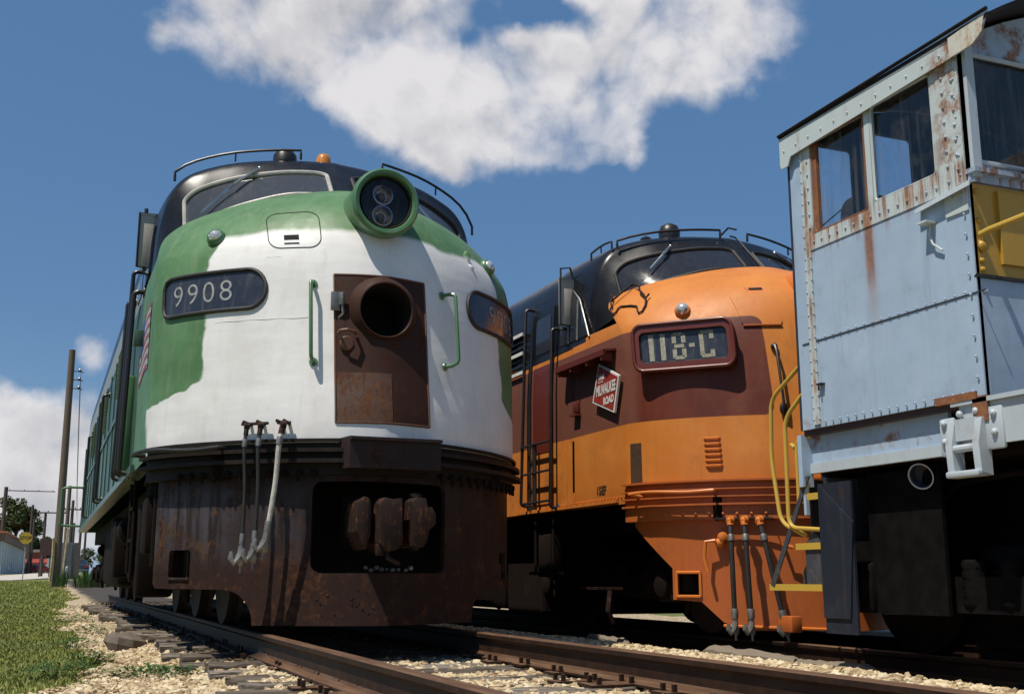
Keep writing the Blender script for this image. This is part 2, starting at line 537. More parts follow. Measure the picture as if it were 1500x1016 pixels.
M['iron'] = paint('brown cast iron', (.020, .010, .007), spec=.25, rough=.6, dirt=.5, dirtcol=(.04, .02, .015), streak=.2, rust=.5, scale=3)
M['under'] = paint('grimy underframe', (.010, .006, .0045), spec=.12, rough=.85, dirt=.6, dirtcol=(.026, .014, .009), streak=.4, rust=.35, rustcols=((.010, .005, .004), (.024, .010, .006), (.06, .025, .012)))
M['glass'] = glass_dark('dusty dark window glass', (.022, .024, .032), .06, .10)
M['board_glass'] = glass_dark('dusty number board glass', (.030, .036, .055), .16, .45)
M['gasket'] = plain('black rubber gasket', (.018, .016, .015), .6)
M['chrome'] = plain('tarnished bright metal', (.55, .52, .46), .25, 1.0, .2)
M['steel'] = plain('grey bare metal', (.24, .23, .215), .45, .6, .25, 12)
M['hose'] = plain('black rubber hose', (.020, .018, .018), .55, 0, .3, 10)
M['hose_pale'] = plain('pale braided hose', (.50, .48, .43), .6, 0, .25, 30)
M['lens'] = plain('lamp lens', (.75, .73, .68), .15, .6, .15, 20)
M['digit'] = plain('faded white digits', (.30, .31, .30), .6, 0, .3, 25)
M['mirror_back'] = paint('mirror back', (.46, .43, .37), rough=.5, streak=.3, dirt=.3, dirtcol=(.12, .10, .08), bump=.05)
M['amber'] = plain('amber beacon', (.62, .22, .03), .3, 0, .2)
M['shade_black'] = plain('shade-black iron', (.007, .006, .006), .8, 0, .4, 8)  # deep shade under the blue engine put into the colour
M['shade_black'].node_tree.nodes['Principled BSDF'].inputs['Specular IOR Level'].default_value = .06
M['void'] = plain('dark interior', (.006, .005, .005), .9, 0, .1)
M['grille'] = paint('grey metal grille', (.32, .33, .32), rough=.45, metal=.3, dirt=.5, dirtcol=(.10, .09, .08), streak=.5)
M['flag_red'] = plain('flag red', (.26, .06, .05), .5)
M['flag_white'] = plain('flag white', (.36, .36, .34), .5)
M['flag_blue'] = plain('flag blue', (.05, .07, .20), .5)
M['clear_glass'] = glass_clear('clear lamp glass', (.55, .53, .62), .10)
M['reflector'] = plain('lamp reflector', (.75, .70, .62), .12, 1.0, .1, 15)
M['wheel'] = plain('rusty wheel steel', (.020, .010, .007), .75, 0, .35, 9)

# ------------------------------------------------------------------ builders shared by both cab units
def z_rows(z0):
    return [z0] + [z for z in frange(1.42, 3.0, 26) if z > z0 + .01] + frange(3.02, 3.5, 16) + frange(3.52, 3.86, 22)

def build_nose(parent, mat, z0=1.33, hole=None):
    mb = MB()
    zs = z_rows(z0)
    ths = [math.pi * (-.5 + i / 112) for i in range(113)]
    vs = []; fs = []
    for z in zs:
        yt, w, yc = _yt(z), _w(z), _yc(z)
        for th in ths:
            x = math.copysign(w * abs(math.sin(th)) ** (2 / NEXP), th)
            vs.append((x, yc - (yc - yt) * max(math.cos(th), 0) ** (2 / NEXP), z))
    n = len(ths)
    for j in range(len(zs) - 1):
        for i in range(n - 1):
            f = (j * n + i, j * n + i + 1, (j + 1) * n + i + 1, (j + 1) * n + i)
            if hole and all(hole[0] < vs[k][0] < hole[1] and hole[2] < vs[k][2] < hole[3] for k in f): continue
            fs.append(f)
    # short flat flanks that run on to the cab
    for sg in (-1, 1):
        mb.grid(lambda u, v, sg=sg: (sg * _w(z0 + (3.12 - z0) * v), _yc(z0 + (3.12 - z0) * v) + u * (2.75 - _yc(z0 + (3.12 - z0) * v)), z0 + (3.12 - z0) * v), 6, 40)
    mb.add(vs, fs)
    bmv = mb.build('nose', mat, parent, 40)
    return bmv

def build_cab(parent, mat):
    mb = MB()
    ts = [i / 64 - 1 for i in range(129)]
    mb.grid(lambda u, v: cab_pt(-1 + 2 * u, -.12 + 2.12 * v), 128, 72)
    # side strips behind the corner posts
    return mb.build('cab_shell', mat, parent, 40)

def pane(parent, sg, t0, t1, glass, rim, rim_r=.02):
    outline = rrect(t0, .10, t1, .73, .10, 8)
    outline = [(sg * (a), b) for a, b in outline]
    mb = MB(); us = [sg * (t0 + (t1 - t0) * k / 14) for k in range(1, 14)]
    mb.plate(outline, [], lambda t, v, o: cab_map(t, v, .004 + o * .02), .05, us, frange(.16, .68, 8))
    g = mb.build('windscreen', glass, parent, 30)
    dense = []
    for i in range(len(outline)):
        p, q = outline[i], outline[(i + 1) % len(outline)]
        m = max(1, int(math.hypot(p[0] - q[0], p[1] - q[1]) / .04))
        for k in range(m): dense.append((p[0] + (q[0] - p[0]) * k / m, p[1] + (q[1] - p[1]) * k / m))
    mb = MB(); mb.tube([cab_map(a, b, .012) for a, b in dense], rim_r, 8, closed=True)
    mb.build('window_frame', rim, g)
    return g

def wiper(parent, pts, mat):
    mb = MB(); mb.tube(pts[:2], .014, 8); mb.tube(pts[1:], .009, 6)
    d = (Vector(pts[-1]) - Vector(pts[-2])).normalized()
    q = Vector(pts[-1])
    mb.box(q - d * .16 + Vector((0, 0, -.008)), (.012, .02, .34), d.to_track_quat('Z', 'Y').to_matrix())
    mb.ball(pts[0], .022)
    return mb.build('wiper', mat, parent)

def grab(parent, a, b, out, mat, r=.016, name='grab_iron', ends=None):
    a = Vector(a); b = Vector(b); o = Vector(out); d = (b - a).normalized()
    k = .035
    pts = [a, a + o * .55, a + o * .9 + d * k * .4, a + o + d * k, b + o - d * k, b + o * .9 - d * k * .4, b + o * .55, b]
    mb = MB(); mb.tube(pts, r, 10)
    for e in (a, b):
        mb.lathe([(0, .014), (r * 2.1, .014), (r * 2.3, .0)], e, o, 12)
    return mb.build(name, mat, parent)

def roof_rail(parent, pts, mat, r=.014, foot=.10):
    pts = [Vector(p) for p in pts]
    mb = MB()
    mb.tube([pts[0] - Vector((0, 0, foot))] + [pts[0] - Vector((0, 0, foot * .4))] + pts + [pts[-1] - Vector((0, 0, foot * .4))] + [pts[-1] - Vector((0, 0, foot))], r, 8)
    k = len(pts) // 2
    mb.tube([pts[k], pts[k] - Vector((0, 0, foot))], r * .7, 6)
    return mb.build('roof_handrail', mat, parent)

def nose_side_panels(parent, L, z0, mats):
    """carbody behind the cab: sides, upper band, roof, rear wall. mats = side, band, roof"""
    for sg in (-1, 1):
        mb = MB(); sm = side_map(sg)
        mb.grid(lambda u, v: sm(2.7 + u * (L - 2.7), z0 + v * (3.1 - z0), 0), 60, 14)
        mb.grid(lambda u, v: (sg * (1.655 - .12 * u), 2.2 + v * (L - 2.2), z0), 1, 40)
        mb.build('side_panel', mats[0], parent, 40)
        mb = MB()
        mb.grid(lambda u, v: sm(3.25 + u * (L - 3.25), 3.1 + v * .42, 0), 60, 8)
        mb.build('grille_band', mats[1], parent, 40)
    mb = MB()
    zs = [3.52, 3.65, 3.8, 3.9, 4.0, 4.1, 4.2, 4.27, 4.32, 4.35, 4.36]
    prof = [(-side_x(z), z) for z in zs[:-1]] + [(0, 4.37)] + [(side_x(z), z) for z in reversed(zs[:-1])]
    mb.grid(lambda u, v: (prof[int(round(u * (len(prof) - 1)))][0], 3.25 + v * (L - 3.25), prof[int(round(u * (len(prof) - 1)))][1]), len(prof) - 1, 30)
    mb.build('roof', mats[2], parent, 40)
    mb = MB()
    pr = [(-1.655, z0), (1.655, z0)] + [(side_x(z), z) for z in (2.6, 3.1, 3.5, 3.8, 4.0, 4.2)] + [(0, 4.37)] + [(-side_x(z), z) for z in (4.2, 4.0, 3.8, 3.5, 3.1, 2.6)]
    mb.prism(pr, ((0, L - .02, 0), (1, 0, 0), (0, 0, 1), (0, 1, 0)), -.05, .0)
    mb.build('rear_wall', mats[0], parent, 0)
    mb = MB(); mb.box((0, (L + .7) / 2, z0 - .14), (2.7, L - 1.4, .26)); mb.box((0, 1.2, z0 - .1), (2.4, 1.2, .2))
    mb.split_build('underframe', M['under'], parent, 0)

def make_truck(parent, y, axles, wb, gauge=.755, half=1.12, mat=None, rw=.48, wmat=None):
    """truck: side frames, wheels on axles, springs, brake rigging"""
    mat = mat or M['under']
    span = wb * (axles - 1)
    mb = MB(); mb.box((0, y, .62), (2 * half - .2, .5, .3), bev=.05)
    tr = mb.build('truck', mat, parent, 30)
    for sg in (-1, 1):
        x = sg * half
        poly = [(-span/2 - .55, .62), (-span/2 - .45, .86), (-span/2 + .4, .80), (-span/4, .56), (span/4, .56), (span/2 - .4, .80), (span/2 + .45, .86), (span/2 + .55, .62), (span/2 + .3, .42), (span/2 - .3, .42), (span/2 - .55, .52), (span/4, .32), (-span/4, .32), (-span/2 + .55, .52), (-span/2 + .3, .42), (-span/2 - .3, .42)]
        mb = MB(); mb.prism(poly, ((x, y, 0), (0, 1, 0), (0, 0, 1), (1, 0, 0)), -.08, .08); mb.build('side_frame', mat, tr, 30)
        for k in range(axles):
            yy = y - span / 2 + wb * k
            mb = MB(); mb.box((x + sg * .10, yy, rw), (.22, .34, .36), bev=.04)
            mb.lathe([(.13, 0), (.13, .05), (.06, .07), (0, .07)], (x + sg * .21, yy, rw), (sg, 0, 0), 14)
            mb.build('journal_box', mat, tr, 30)
        for k in range(axles - 1):
            yy = y - span / 2 + wb * (k + .5)
            for q in (-.17, .17):
                mb = MB(); prof = []
                for i in range(5): prof += [(.075, i * .062), (.092, i * .062 + .03)]
                mb.lathe(prof + [(.075, .31), (0, .31)], (x + sg * .02, yy + q, .36), (0, 0, 1), 10); mb.build('spring', mat, tr, 60)
        for yy in (y - span/2 - .35, y + span/2 + .3):
            mb = MB(); mb.lathe([(.0, 0), (.11, 0), (.12, .05), (.12, .3), (.1, .34), (0, .34)], (x + sg * .06, yy - .1, .95), (0, 1, 0), 12); mb.build('brake_cylinder', mat, tr, 30)
            mb = MB(); mb.tube([(x + sg * .05, yy, .9), (x + sg * .05, yy + .12, .5), (x + sg * .02, yy + .25, .2)], .03, 6); mb.build('brake_hanger', mat, tr, 30)
    for k in range(axles):
        yy = y - span / 2 + wb * k
        for sg in (-1, 1):
            mb = MB()
            mb.lathe([(.0, -.09), (.12, -.09), (.14, -.03), (.36, .0), (.43, -.02), (rw, -.03), (rw, .06), (rw + .025, .10), (rw - .04, .11), (.36, .06), (.1, .05), (0, .05)], (sg * (gauge + .03), yy, rw), (-sg, 0, 0), 36)
            mb.tube([(0, yy, rw), (sg * (gauge), yy, rw)], .085, 12)
            mb.build('wheel', wmat or M['wheel'], tr, 30)
    return tr

def coupler(parent, y, z, x=0.0):
    """knuckle coupler seen from the front"""
    xz = ((x, y, z), (.9, 0, 0), (0, 0, .86), (0, 1, 0))
    mb = MB()
    mb.prism([(-.30, .06), (-.285, .17), (-.23, .215), (-.185, .19), (-.17, .08), (-.175, -.12), (-.215, -.235), (-.255, -.17), (-.30, -.08)], xz, -.02, .34)
    c = mb.build('coupler', M['iron'], parent, 30, bev=.009)
    mb = MB(); mb.prism([(-.135, .15), (-.10, .20), (-.02, .185), (.055, .195), (.065, -.17), (.02, -.235), (-.07, -.25), (-.135, -.18)], xz, -.13, .34)
    mb.build('coupler_head', M['iron'], c, 30, bev=.009)
    mb = MB(); mb.prism([(.125, .17), (.16, .205), (.25, .195), (.262, .12), (.30, .125), (.335, .06), (.33, -.02), (.275, -.07), (.265, -.15), (.225, -.215), (.13, -.205)], xz, -.17, .20)
    mb.build('knuckle', M['iron'], c, 30, bev=.009)
    mb = MB()
    mb.lathe([(0, -.2), (.035, -.2), (.035, .19), (.05, .19), (.05, .215), (0, .215)], (x + .20, y + .05, z), (0, 0, 1), 12)
    mb.build('knuckle_pin', M['iron'], c, 30)
    mb = MB(); mb.tube([(x - .04, y - .05, z - .17), (x - .05, y - .1, z - .26), (x + .04, y - .1, z - .30)], .018, 8); mb.box((x - .1, y - .06, z - .2), (.06, .06, .09), bev=.015)
    mb.build('lock_lift', M['iron'], c, 30)
    mb = MB(); mb.box((x, y + .26, z), (.5, .16, .30), bev=.03); mb.box((x, y + .75, z), (.2, .9, .2), bev=.03); mb.box((x, y + .5, z + .02), (.52, .08, .42), bev=.03)
    mb.build('shank', M['under'], c, 30)
    return c

def air_hose(parent, pts, r, mat, gl=True, fit=M['iron'], fitlen=.07, collar=True):
    pts = [Vector(p) for p in pts]
    # smooth the line
    P = []
    for i in range(len(pts) - 1):
        p0 = pts[max(i - 1, 0)]; p1 = pts[i]; p2 = pts[i + 1]; p3 = pts[min(i + 2, len(pts) - 1)]
        for k in range(6):
            t = k / 6
            P.append(.5 * ((2 * p1) + (p2 - p0) * t + (2*p0 - 5*p1 + 4*p2 - p3) * t*t + (-p0 + 3*p1 - 3*p2 + p3) * t**3))
    P.append(pts[-1])
    mb = MB(); mb.tube(P, r, 10)
    h = mb.build('air_hose', mat, parent)
    mb = MB()
    d0 = (P[1] - P[0]).normalized()
    mb.ball(P[0], r * 1.5, (1, 1, 1)); mb.lathe([(r * 1.3, 0), (r * 1.3, fitlen)], P[0], d0, 12, True, True)
    mb.lathe([(r * 1.7, -.02), (r * 1.7, .02)], P[0], (1, 0, 0), 12, True, True)
    mb.build('pipe_elbow', fit, h)
    mb = MB()
    if collar: mb.lathe([(r * 1.25, 0), (r * 1.35, .01), (r * 1.35, .05), (r * 1.25, .06)], P[4], (P[5] - P[4]), 12, True, True)
    d1 = (P[-1] - P[-3]).normalized()
    mb.lathe([(r * 1.25, -.09), (r * 1.4, -.08), (r * 1.4, -.02), (r * 1.2, 0)], P[-1], d1, 12, True, True)
    if gl:
        e = P[-1]; s = Vector((1, 0, 0))
        mb.tube([e, e + d1 * .05, e + d1 * .09 - s * .02, e + d1 * .12 - s * .05, e + d1 * .09 - s * .075, e + d1 * .04 - s * .07], [.024, .028, .03, .028, .022, .016], 8)
        mb.ball(e + d1 * .10 + s * .006, .034, (1, .7, 1.5)); mb.tube([e + d1 * .12, e + d1 * .19], .010, 6)
    mb.split_build('hose_coupling', M['steel'], h)
    return h
# ================================================================== LOCOMOTIVE 1: white and green cab unit, number 9908
L1 = empty('locomotive', (-.055, 8.15, 0))
L1.scale = (.975, 1, 1)
tag(L1, 'streamlined diesel locomotive with white and green rounded nose, number 9908 and a rusty nose door', 'locomotive', 'diesel locomotives on display')
DX0, DX1, DZ0, DZ1 = -.365, .392, 1.54, 2.735
build_nose(L1, M['nose_bn'], hole=(DX0 + .015, DX1 - .015, DZ0 + .01, DZ1 - .015))
build_cab(L1, M['black'])
nose_side_panels(L1, 17.6, 1.33, (M['green_side'], M['grille'], M['black']))
for sg in (-1, 1):
    pane(L1, sg, .075, .775, M['glass_grey'], M['frame_pale'] if sg < 0 else M['gasket'], .022)

# nose door with its lamp opening
HC = (.018, 2.44); HR = .222
mb = MB()
mb.plate([(DX0, DZ0), (DX1, DZ0), (DX1, DZ1), (DX0, DZ1)], [circle(HC[0], HC[1], HR, 40)], lambda x, z, o: nmap(x, z, .006 + o), .03,
         frange(-.3, .33, 10), frange(1.6, 2.7, 14))
door = mb.build('nose_door', M['rust_door'], L1, 30)
yh = nose_y(HC[0], HC[1])
mb = MB()
mb.lathe([(.292, .03), (.276, .0), (.252, -.04), (.233, -.075), (.224, -.092), (.217, -.094), (.211, -.088), (.206, -.01), (.205, .42), (.0, .42)], (HC[0], yh + .02, HC[1]), (0, 1, .0), 48)
ring = mb.build('lamp_ring', M['rust_door'], door, 40)
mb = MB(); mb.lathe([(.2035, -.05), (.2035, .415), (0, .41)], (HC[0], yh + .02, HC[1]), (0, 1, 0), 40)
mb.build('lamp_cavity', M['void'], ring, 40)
mb = MB()   # worn weld lines on the door: a lower reinforcing plate
mb.plate([(DX0 + .01, 1.545), (.06, 1.545), (.06, 1.93), (DX0 + .01, 1.93)], [], lambda x, z, o: nmap(x, z, .0095 + o), .006, frange(-.3, 0, 4), frange(1.6, 1.9, 4))
mb.build('patch_plate', paint('orange rusty patch', (.075, .034, .018), rough=.6, rust=.75, dirt=.7, dirtcol=(.025, .012, .01), scale=2.5, rustcols=((.03, .012, .008), (.09, .03, .012), (.24, .095, .02))), door, 30)
mb = MB()
for (x0, z0, x1, z1) in ((DX0, DZ1, DX1, DZ1), (DX1, DZ0, DX1, DZ1), (DX0, DZ0, DX0, DZ1), (DX0, DZ0, DX1, DZ0)):
    mb.tube([nmap(x0 + (x1 - x0) * k / 12, z0 + (z1 - z0) * k / 12, .004) for k in range(13)], .009, 6)
mb.build('door_edge', M['rust_ring'], door, 30)
a = nmap(-.30, 2.19, .01)
mb = MB()
mb.tube([a + Vector((-.045, 0, .05)), a + Vector((-.05, -.07, .055)), a + Vector((.0, -.10, .06)), a + Vector((.07, -.08, .055)), a + Vector((.085, -.03, .05))], .014, 8)
mb.lathe([(.0, .0), (.055, .0), (.06, -.02), (.05, -.035), (0, -.035)], a + Vector((.02, 0, -.03)), (0, 1, 0), 18)
mb.build('door_handle', M['rust_ring'], door)
b_ = nmap(-.365, 2.50, .01)
mb = MB()
mb.box(b_ + Vector((0, -.03, 0)), (.075, .02, .15), bev=.006); mb.box(b_ + Vector((.045, -.05, .02)), (.03, .05, .10), Matrix.Rotation(.5, 3, 'Z'), bev=.006)
mb.tube([b_ + Vector((.05, -.05, -.02)), b_ + Vector((.06, -.05, -.10)), b_ + Vector((.03, -.02, -.13))], .012, 6)
mb.build('door_latch', M['steel'], door)

# headlight drum
hx, hz = .02, 3.345
mb = MB()
mb.lathe([(.21, .10), (.222, -.005), (.235, -.03), (.262, -.035), (.280, -.015), (.285, .02), (.275, .06), (.268, .10), (.268, 1.2)], (hx, .20, hz), (0, 1, .0), 56)
hl = mb.build('headlight', M['green'], L1, 50)
mb = MB(); mb.lathe([(.212, -.012), (.205, .0), (.20, .10), (.195, .16), (.0, .16)], (hx, .205, hz), (0, 1, 0), 48)
mb.build('lamp_housing', M['void'], hl, 40)
for k, q in enumerate((.088, -.088)):
    mb = MB(); mb.lathe([(.083, .0), (.088, -.012), (.076, -.014), (.072, .0), (.05, .045), (0, .06)], (hx - .005, .285, hz + q), (0, 1, 0), 28)
    lb = mb.build('sealed_beam', M['reflector'], hl, 40)
    mb = MB(); mb.lathe([(.03, .02), (.026, .0), (.012, -.012), (0, -.014)], (hx - .005, .30, hz + q), (0, 1, 0), 14)
    mb.build('bulb_shield', M['steel'], lb)
mb = MB(); mb.lathe([(.208, 0), (.15, -.012), (.08, -.02), (0, -.023)], (hx, .215, hz), (0, 1, 0), 40)
mb.build('headlight_glass', M['clear_glass'], hl, 60)

# number boards
def board9908(sg):
    def P(s, z): return (sg * s, z)
    s0 = abs(s_of_x(.862)); s1 = abs(s_of_x(1.552)) + .05
    zc = 2.635; h = .165
    loop = []
    for k in range(13):
        a = R(-90 + 180 * k / 12)
        loop.append((s0 + h - h * math.cos(a), zc - h * math.sin(a)))           # rounded front end
    loop += [(s1 - .10, zc - h), (s1 - .03, zc - h + .02), (s1, zc - h + .08), (s1, zc + h - .08), (s1 - .03, zc + h - .02), (s1 - .10, zc + h)][0:6]
    loop = [P(*q) for q in loop]
    mb = MB()
    cu = sorted(sg * (s0 + (s1 - s0) * k / 22) for k in range(1, 22))
    mb.plate(loop, [], lambda s, z, o: smap(s, z, .006 + o), .02, cu, [2.55, 2.63, 2.7])
    g = mb.build('number_board', M['board_glass'], L1, 40)
    dense = []
    for i in range(len(loop)):
        p, q = loop[i], loop[(i + 1) % len(loop)]
        m = max(1, int(math.hypot(p[0] - q[0], p[1] - q[1]) / .05))
        for k in range(m): dense.append((p[0] + (q[0] - p[0]) * k / m, p[1] + (q[1] - p[1]) * k / m))
    mb = MB(); mb.tube([smap(s, z, .010) for s, z in dense], .017, 8, closed=True)
    mb.build('board_frame', M['gasket'], g)
    mb = MB()
    for k, ch in enumerate('9908'):
        vs, fs = text_geo(ch, .275, -.003)
        sc = (s_of_x(-1.485) + .01 + k * .178) if sg < 0 else (abs(s_of_x(1.19)) + k * .182)
        mb.add([smap(sc + x * 1.05, 2.628 + y * .92, .0085) for x, y in vs], fs)
    mb.build('number_9908', M['digit'], g, 0)
board9908(-1); board9908(1)

# class lamps
for sg in (-1, 1):
    x, z = sg * 1.215, 3.125
    mb = MB(); n = nose_n(x, z); o = nose_pt(x, z)
    mb.lathe([(.075, -.04), (.082, .012), (.070, .045), (.055, .055), (.052, .05)], o, (n + Vector((0, -.5, 0))), 24)
    cl = mb.build('class_lamp', M['green'], L1, 40)
    mb = MB(); mb.lathe([(.054, .045), (.045, .062), (.025, .075), (0, .08)], o, (n + Vector((0, -.5, 0))), 20)
    mb.build('lamp_lens', M['lens'], cl, 50)

# sand hatch, slot, small seams
def hatch_outline(parent, x0, x1, z0, z1, r, mat):
    lp = rrect(x0, z0, x1, z1, r, 6)
    dense = []
    for i in range(len(lp)):
        p, q = lp[i], lp[(i + 1) % len(lp)]
        m = max(1, int(math.hypot(p[0] - q[0], p[1] - q[1]) / .05))
        for k in range(m): dense.append((p[0] + (q[0] - p[0]) * k / m, p[1] + (q[1] - p[1]) * k / m))
    mb = MB(); mb.tube([nmap(x, z, .001) for x, z in dense], .0042, 6, closed=True)
    return mb.build('sand_hatch', M['gasket'], parent)
for sg in (-1,):
    a, b = sorted((sg * .845, sg * .455))
    h = hatch_outline(L1, a, b, 2.975, 3.335, .09, M['nose_bn'])
    mb = MB(); c = sg * .675
    mb.plate([(c - .055, 3.05), (c + .055, 3.05), (c + .055, 3.095), (c - .055, 3.095)], [], lambda x, z, o: nmap(x, z, .004 + o), .004)
    mb.plate([(c - .055, 3.012), (c + .055, 3.012), (c + .055, 3.020), (c - .055, 3.020)], [], lambda x, z, o: nmap(x, z, .006 + o), .004)
    mb.build('hatch_slot', M['void'], h, 0)

# small weld scar and filler crease in the nose sheet
mb = MB(); c = nmap(.93, 3.10, -.012); mb.ball(c, .05, (.8, .5, 1.9), 12, 8); mb.ball(nmap(.95, 3.03, -.012), .035, (1.3, .5, 1.0), 10, 6)
mb.build('weld_scar', M['nose_bn'], L1, 60)
mb = MB(); mb.tube([nmap(-1.22 + .055 * k, 2.375 + .004 * math.sin(k * 1.7), -.0035) for k in range(13)], .006, 6); mb.tube([nmap(-.86 + .02 * k, 2.90, -.0035) for k in range(6)], .005, 6)
mb.build('sheet_seam', M['nose_bn'], L1, 60)
# nose grab irons
grab(L1, nmap(-.522, 2.015, 0), nmap(-.522, 2.655, 0), nose_n(-.52, 2.3) * .095, M['green'], .0155)
grab(L1, nmap(.572, 2.055, 0), nmap(.572, 2.665, 0), nose_n(.57, 2.3) * .10 + Vector((.05, 0, 0)), M['green'], .0155)

# anticlimber: three shelves, centre step plate
mb = MB()
def shelf(z0, z1, out):
    ss = frange(-s_of_x(1.632), s_of_x(1.632), 90)
    rows = []
    for s in ss:
        p, n = plan_pt(s)
        a = p - n * .05; b = p + n * out
        rows.append([Vector((a.x, a.y, z0)), Vector((b.x, b.y, z0)), Vector((b.x, b.y, z1)), Vector((a.x, a.y, z1))])
    vs = [q for r in rows for q in r]; fs = []
    for i in range(len(rows) - 1):
        for k in range(4):
            k2 = (k + 1) % 4
            fs.append((i * 4 + k, i * 4 + k2, (i + 1) * 4 + k2, (i + 1) * 4 + k))
    fs += [(0, 1, 2, 3), tuple(4 * (len(rows) - 1) + k for k in (3, 2, 1, 0))]
    mb.add(vs, fs)
shelf(1.395, 1.418, .030); shelf(1.315, 1.345, .065); shelf(1.235, 1.265, .075); shelf(1.15, 1.39, .0)
anti = mb.build('anticlimber', M['black_dull'], L1, 30)
mb = MB()
for i in range(-15, 16):
    s = i * .118 + .06
    if -.42 < s < .52: continue
    p, n = plan_pt(s, off=.015)
    mb.lathe([(.026, 0), (.026, .02), (.012, .028), (0, .028)], (p.x, p.y, 1.165), n, 8)
    mb.box((p.x + n.x * .01, p.y + n.y * .01, 1.13), (.02, .02, .06))
mb.build('bolt_row', M['under'], anti, 30)
mb = MB()
mb.prism([(-.30, -.10), (.42, -.10), (.46, .12), (-.34, .12)], ((0, 0, 0), (1, 0, 0), (0, 1, 0), (0, 0, 1)), 1.19, 1.422)
mb.box((.06, -.115, 1.405), (.72, .05, .02))
mb.build('step_plate', M['pilot'], anti, 30)
mb = MB()
pts = []
for k in range(15):
    s = -s_of_x(1.63) + k * .068
    p, n = plan_pt(s, off=.13 + .01 * math.sin(k * .4)); pts.append((p.x, p.y, 1.36 + .012 * math.sin(k * .45)))
p0, n0 = plan_pt(-s_of_x(1.63), off=.02); p1, n1 = plan_pt(-s_of_x(1.63) + 14 * .068, off=.02)
mb.tube([(p0.x, p0.y, 1.36)] + pts + [(p1.x, p1.y, 1.36)], .017, 8)
mb.build('grab_iron', M['rail_black'], L1)

# pilot
S = lambda x: s_of_x(x)
def pilot_map(s, z, o):
    p, n = plan_pt(s, w=1.60, d=1.45)
    q = p + Vector((0, .05, 0)) + n * o - Vector((0, .10 * max(0, (.6 - z)) * max(0, 1 - abs(s) / 2), 0))
    return Vector((q.x, q.y, z))
sl = s_of_x(1.590)
def arc(cx, cz, r, a0, a1, n=8): return [(cx + r * math.cos(R(a0 + (a1 - a0) * k / n)), cz + r * math.sin(R(a0 + (a1 - a0) * k / n))) for k in range(n + 1)]
left = [(-sl, 1.19), (-sl, .36), (-sl + .04, .32), (S(-1.10), .315)] + arc(S(-1.10) , .06, .25, 90, 0)
out = left + [(-x, z) for x, z in reversed(left)]
sq = [rrect(S(-1.49), .39, S(-1.345), .61, .03, 4), rrect(-S(-1.345), .39, -S(-1.49), .61, .03, 4)]
mb = MB(); mb.plate(out, sq + [rrect(S(-.52), .435, S(.60), 1.105, .075, 6)], lambda s, z, o: pilot_map(s, z, o), .04, frange(-sl + .05, sl - .05, 60), frange(.1, 1.1, 6))
pil = mb.build('pilot', M['pilot'], L1, 25)
mb = MB()
for q in sq[:1]:
    mb.tube([pilot_map(s, z, .004) for s, z in [(S(-1.485), .39), (S(-1.35), .39)]], .012, 6)
for i in range(22):                       # chipped weld spatter low on the plate
    s = random.uniform(S(-.5), S(.0)); z = random.uniform(.1, .38)
    mb.ball(pilot_map(s, z, .0), random.uniform(.004, .009), (1, 1, 1), 6, 4)
mb.build('pilot_bolts', M['iron'], pil)
coupler(L1, -.10, .80, .03)
mb = MB()
for k in range(9):
    mb.ball((-.10 + k * .045 + random.uniform(-.01, .01), .12, .455 + random.uniform(0, .02)), random.uniform(.012, .026), (1, 1, .8), 6, 4)
mb.build('chain', M['steel'], L1)
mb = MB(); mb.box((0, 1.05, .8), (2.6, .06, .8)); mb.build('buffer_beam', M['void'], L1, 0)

# air hoses beside the coupler
for (x, z0, x1, z1, r, mt) in ((-.915, 1.50, -.90, .62, .014, M['hose']), (-.828, 1.50, -.825, .64, .015, M['hose']), (-.685, 1.50, -.755, .71, .019, M['hose_pale'])):
    n = nose_n(x, 1.5); t = Vector((-n.y, n.x, 0))
    p0 = nose_pt(x, 1.5) + n * .14; p3 = Vector((x1, nose_y(x1, 1.4), z1)) + n * .17
    air_hose(L1, [p0, p0.lerp(p3, .2) + n * .025, p0.lerp(p3, .55) + n * .015 + Vector((.012, 0, 0)), p3], r, mt)
mb = MB()
for (xa, xb) in ((-.99, -.815), (-.755, -.665)):
    mb.tube([nmap(xa, 1.535, .045), nmap(xb, 1.535, .045)], .012, 8)
    for q in (.25, .75): mb.tube([nmap(xa + (xb - xa) * q, 1.535, -.01), nmap(xa + (xb - xa) * q, 1.535, .12)], .014, 8)
mb.build('hose_bracket', M['iron'], L1)

# windscreen wiper, roof rails, horn, beacon
wiper(L1, [cab_map(-.42, .80, .05), cab_map(-.54, .52, .06), cab_map(-.68, .22, .05)], M['chrome'])
wiper(L1, [cab_map(.30, .80, .05), cab_map(.42, .52, .06), cab_map(.52, .22, .05)], M['chrome'])
for sg in (-1, 1):
    ts = frange(.20, .78, 11) if sg < 0 else frange(.30, .86, 11)
    roof_rail(L1, [cab_map(sg * t, 1.18, .10) for t in ts], M['rail_black'], .013, .09)
mb = MB(); o = cab_map(-.27, 1.42, -.02)
mb.lathe([(.0, .14), (.08, .13), (.115, .08), (.12, .0)], o, (0, 0, 1), 20)
mb.build('antenna_dome', M['rail_black'], L1, 50)
mb = MB(); o = cab_map(-.04, 1.42, -.02)
mb.lathe([(0, .125), (.05, .115), (.07, .08), (.075, .03), (.08, .0)], o, (0, 0, 1), 20)
mb.build('beacon', M['amber'], L1, 50)

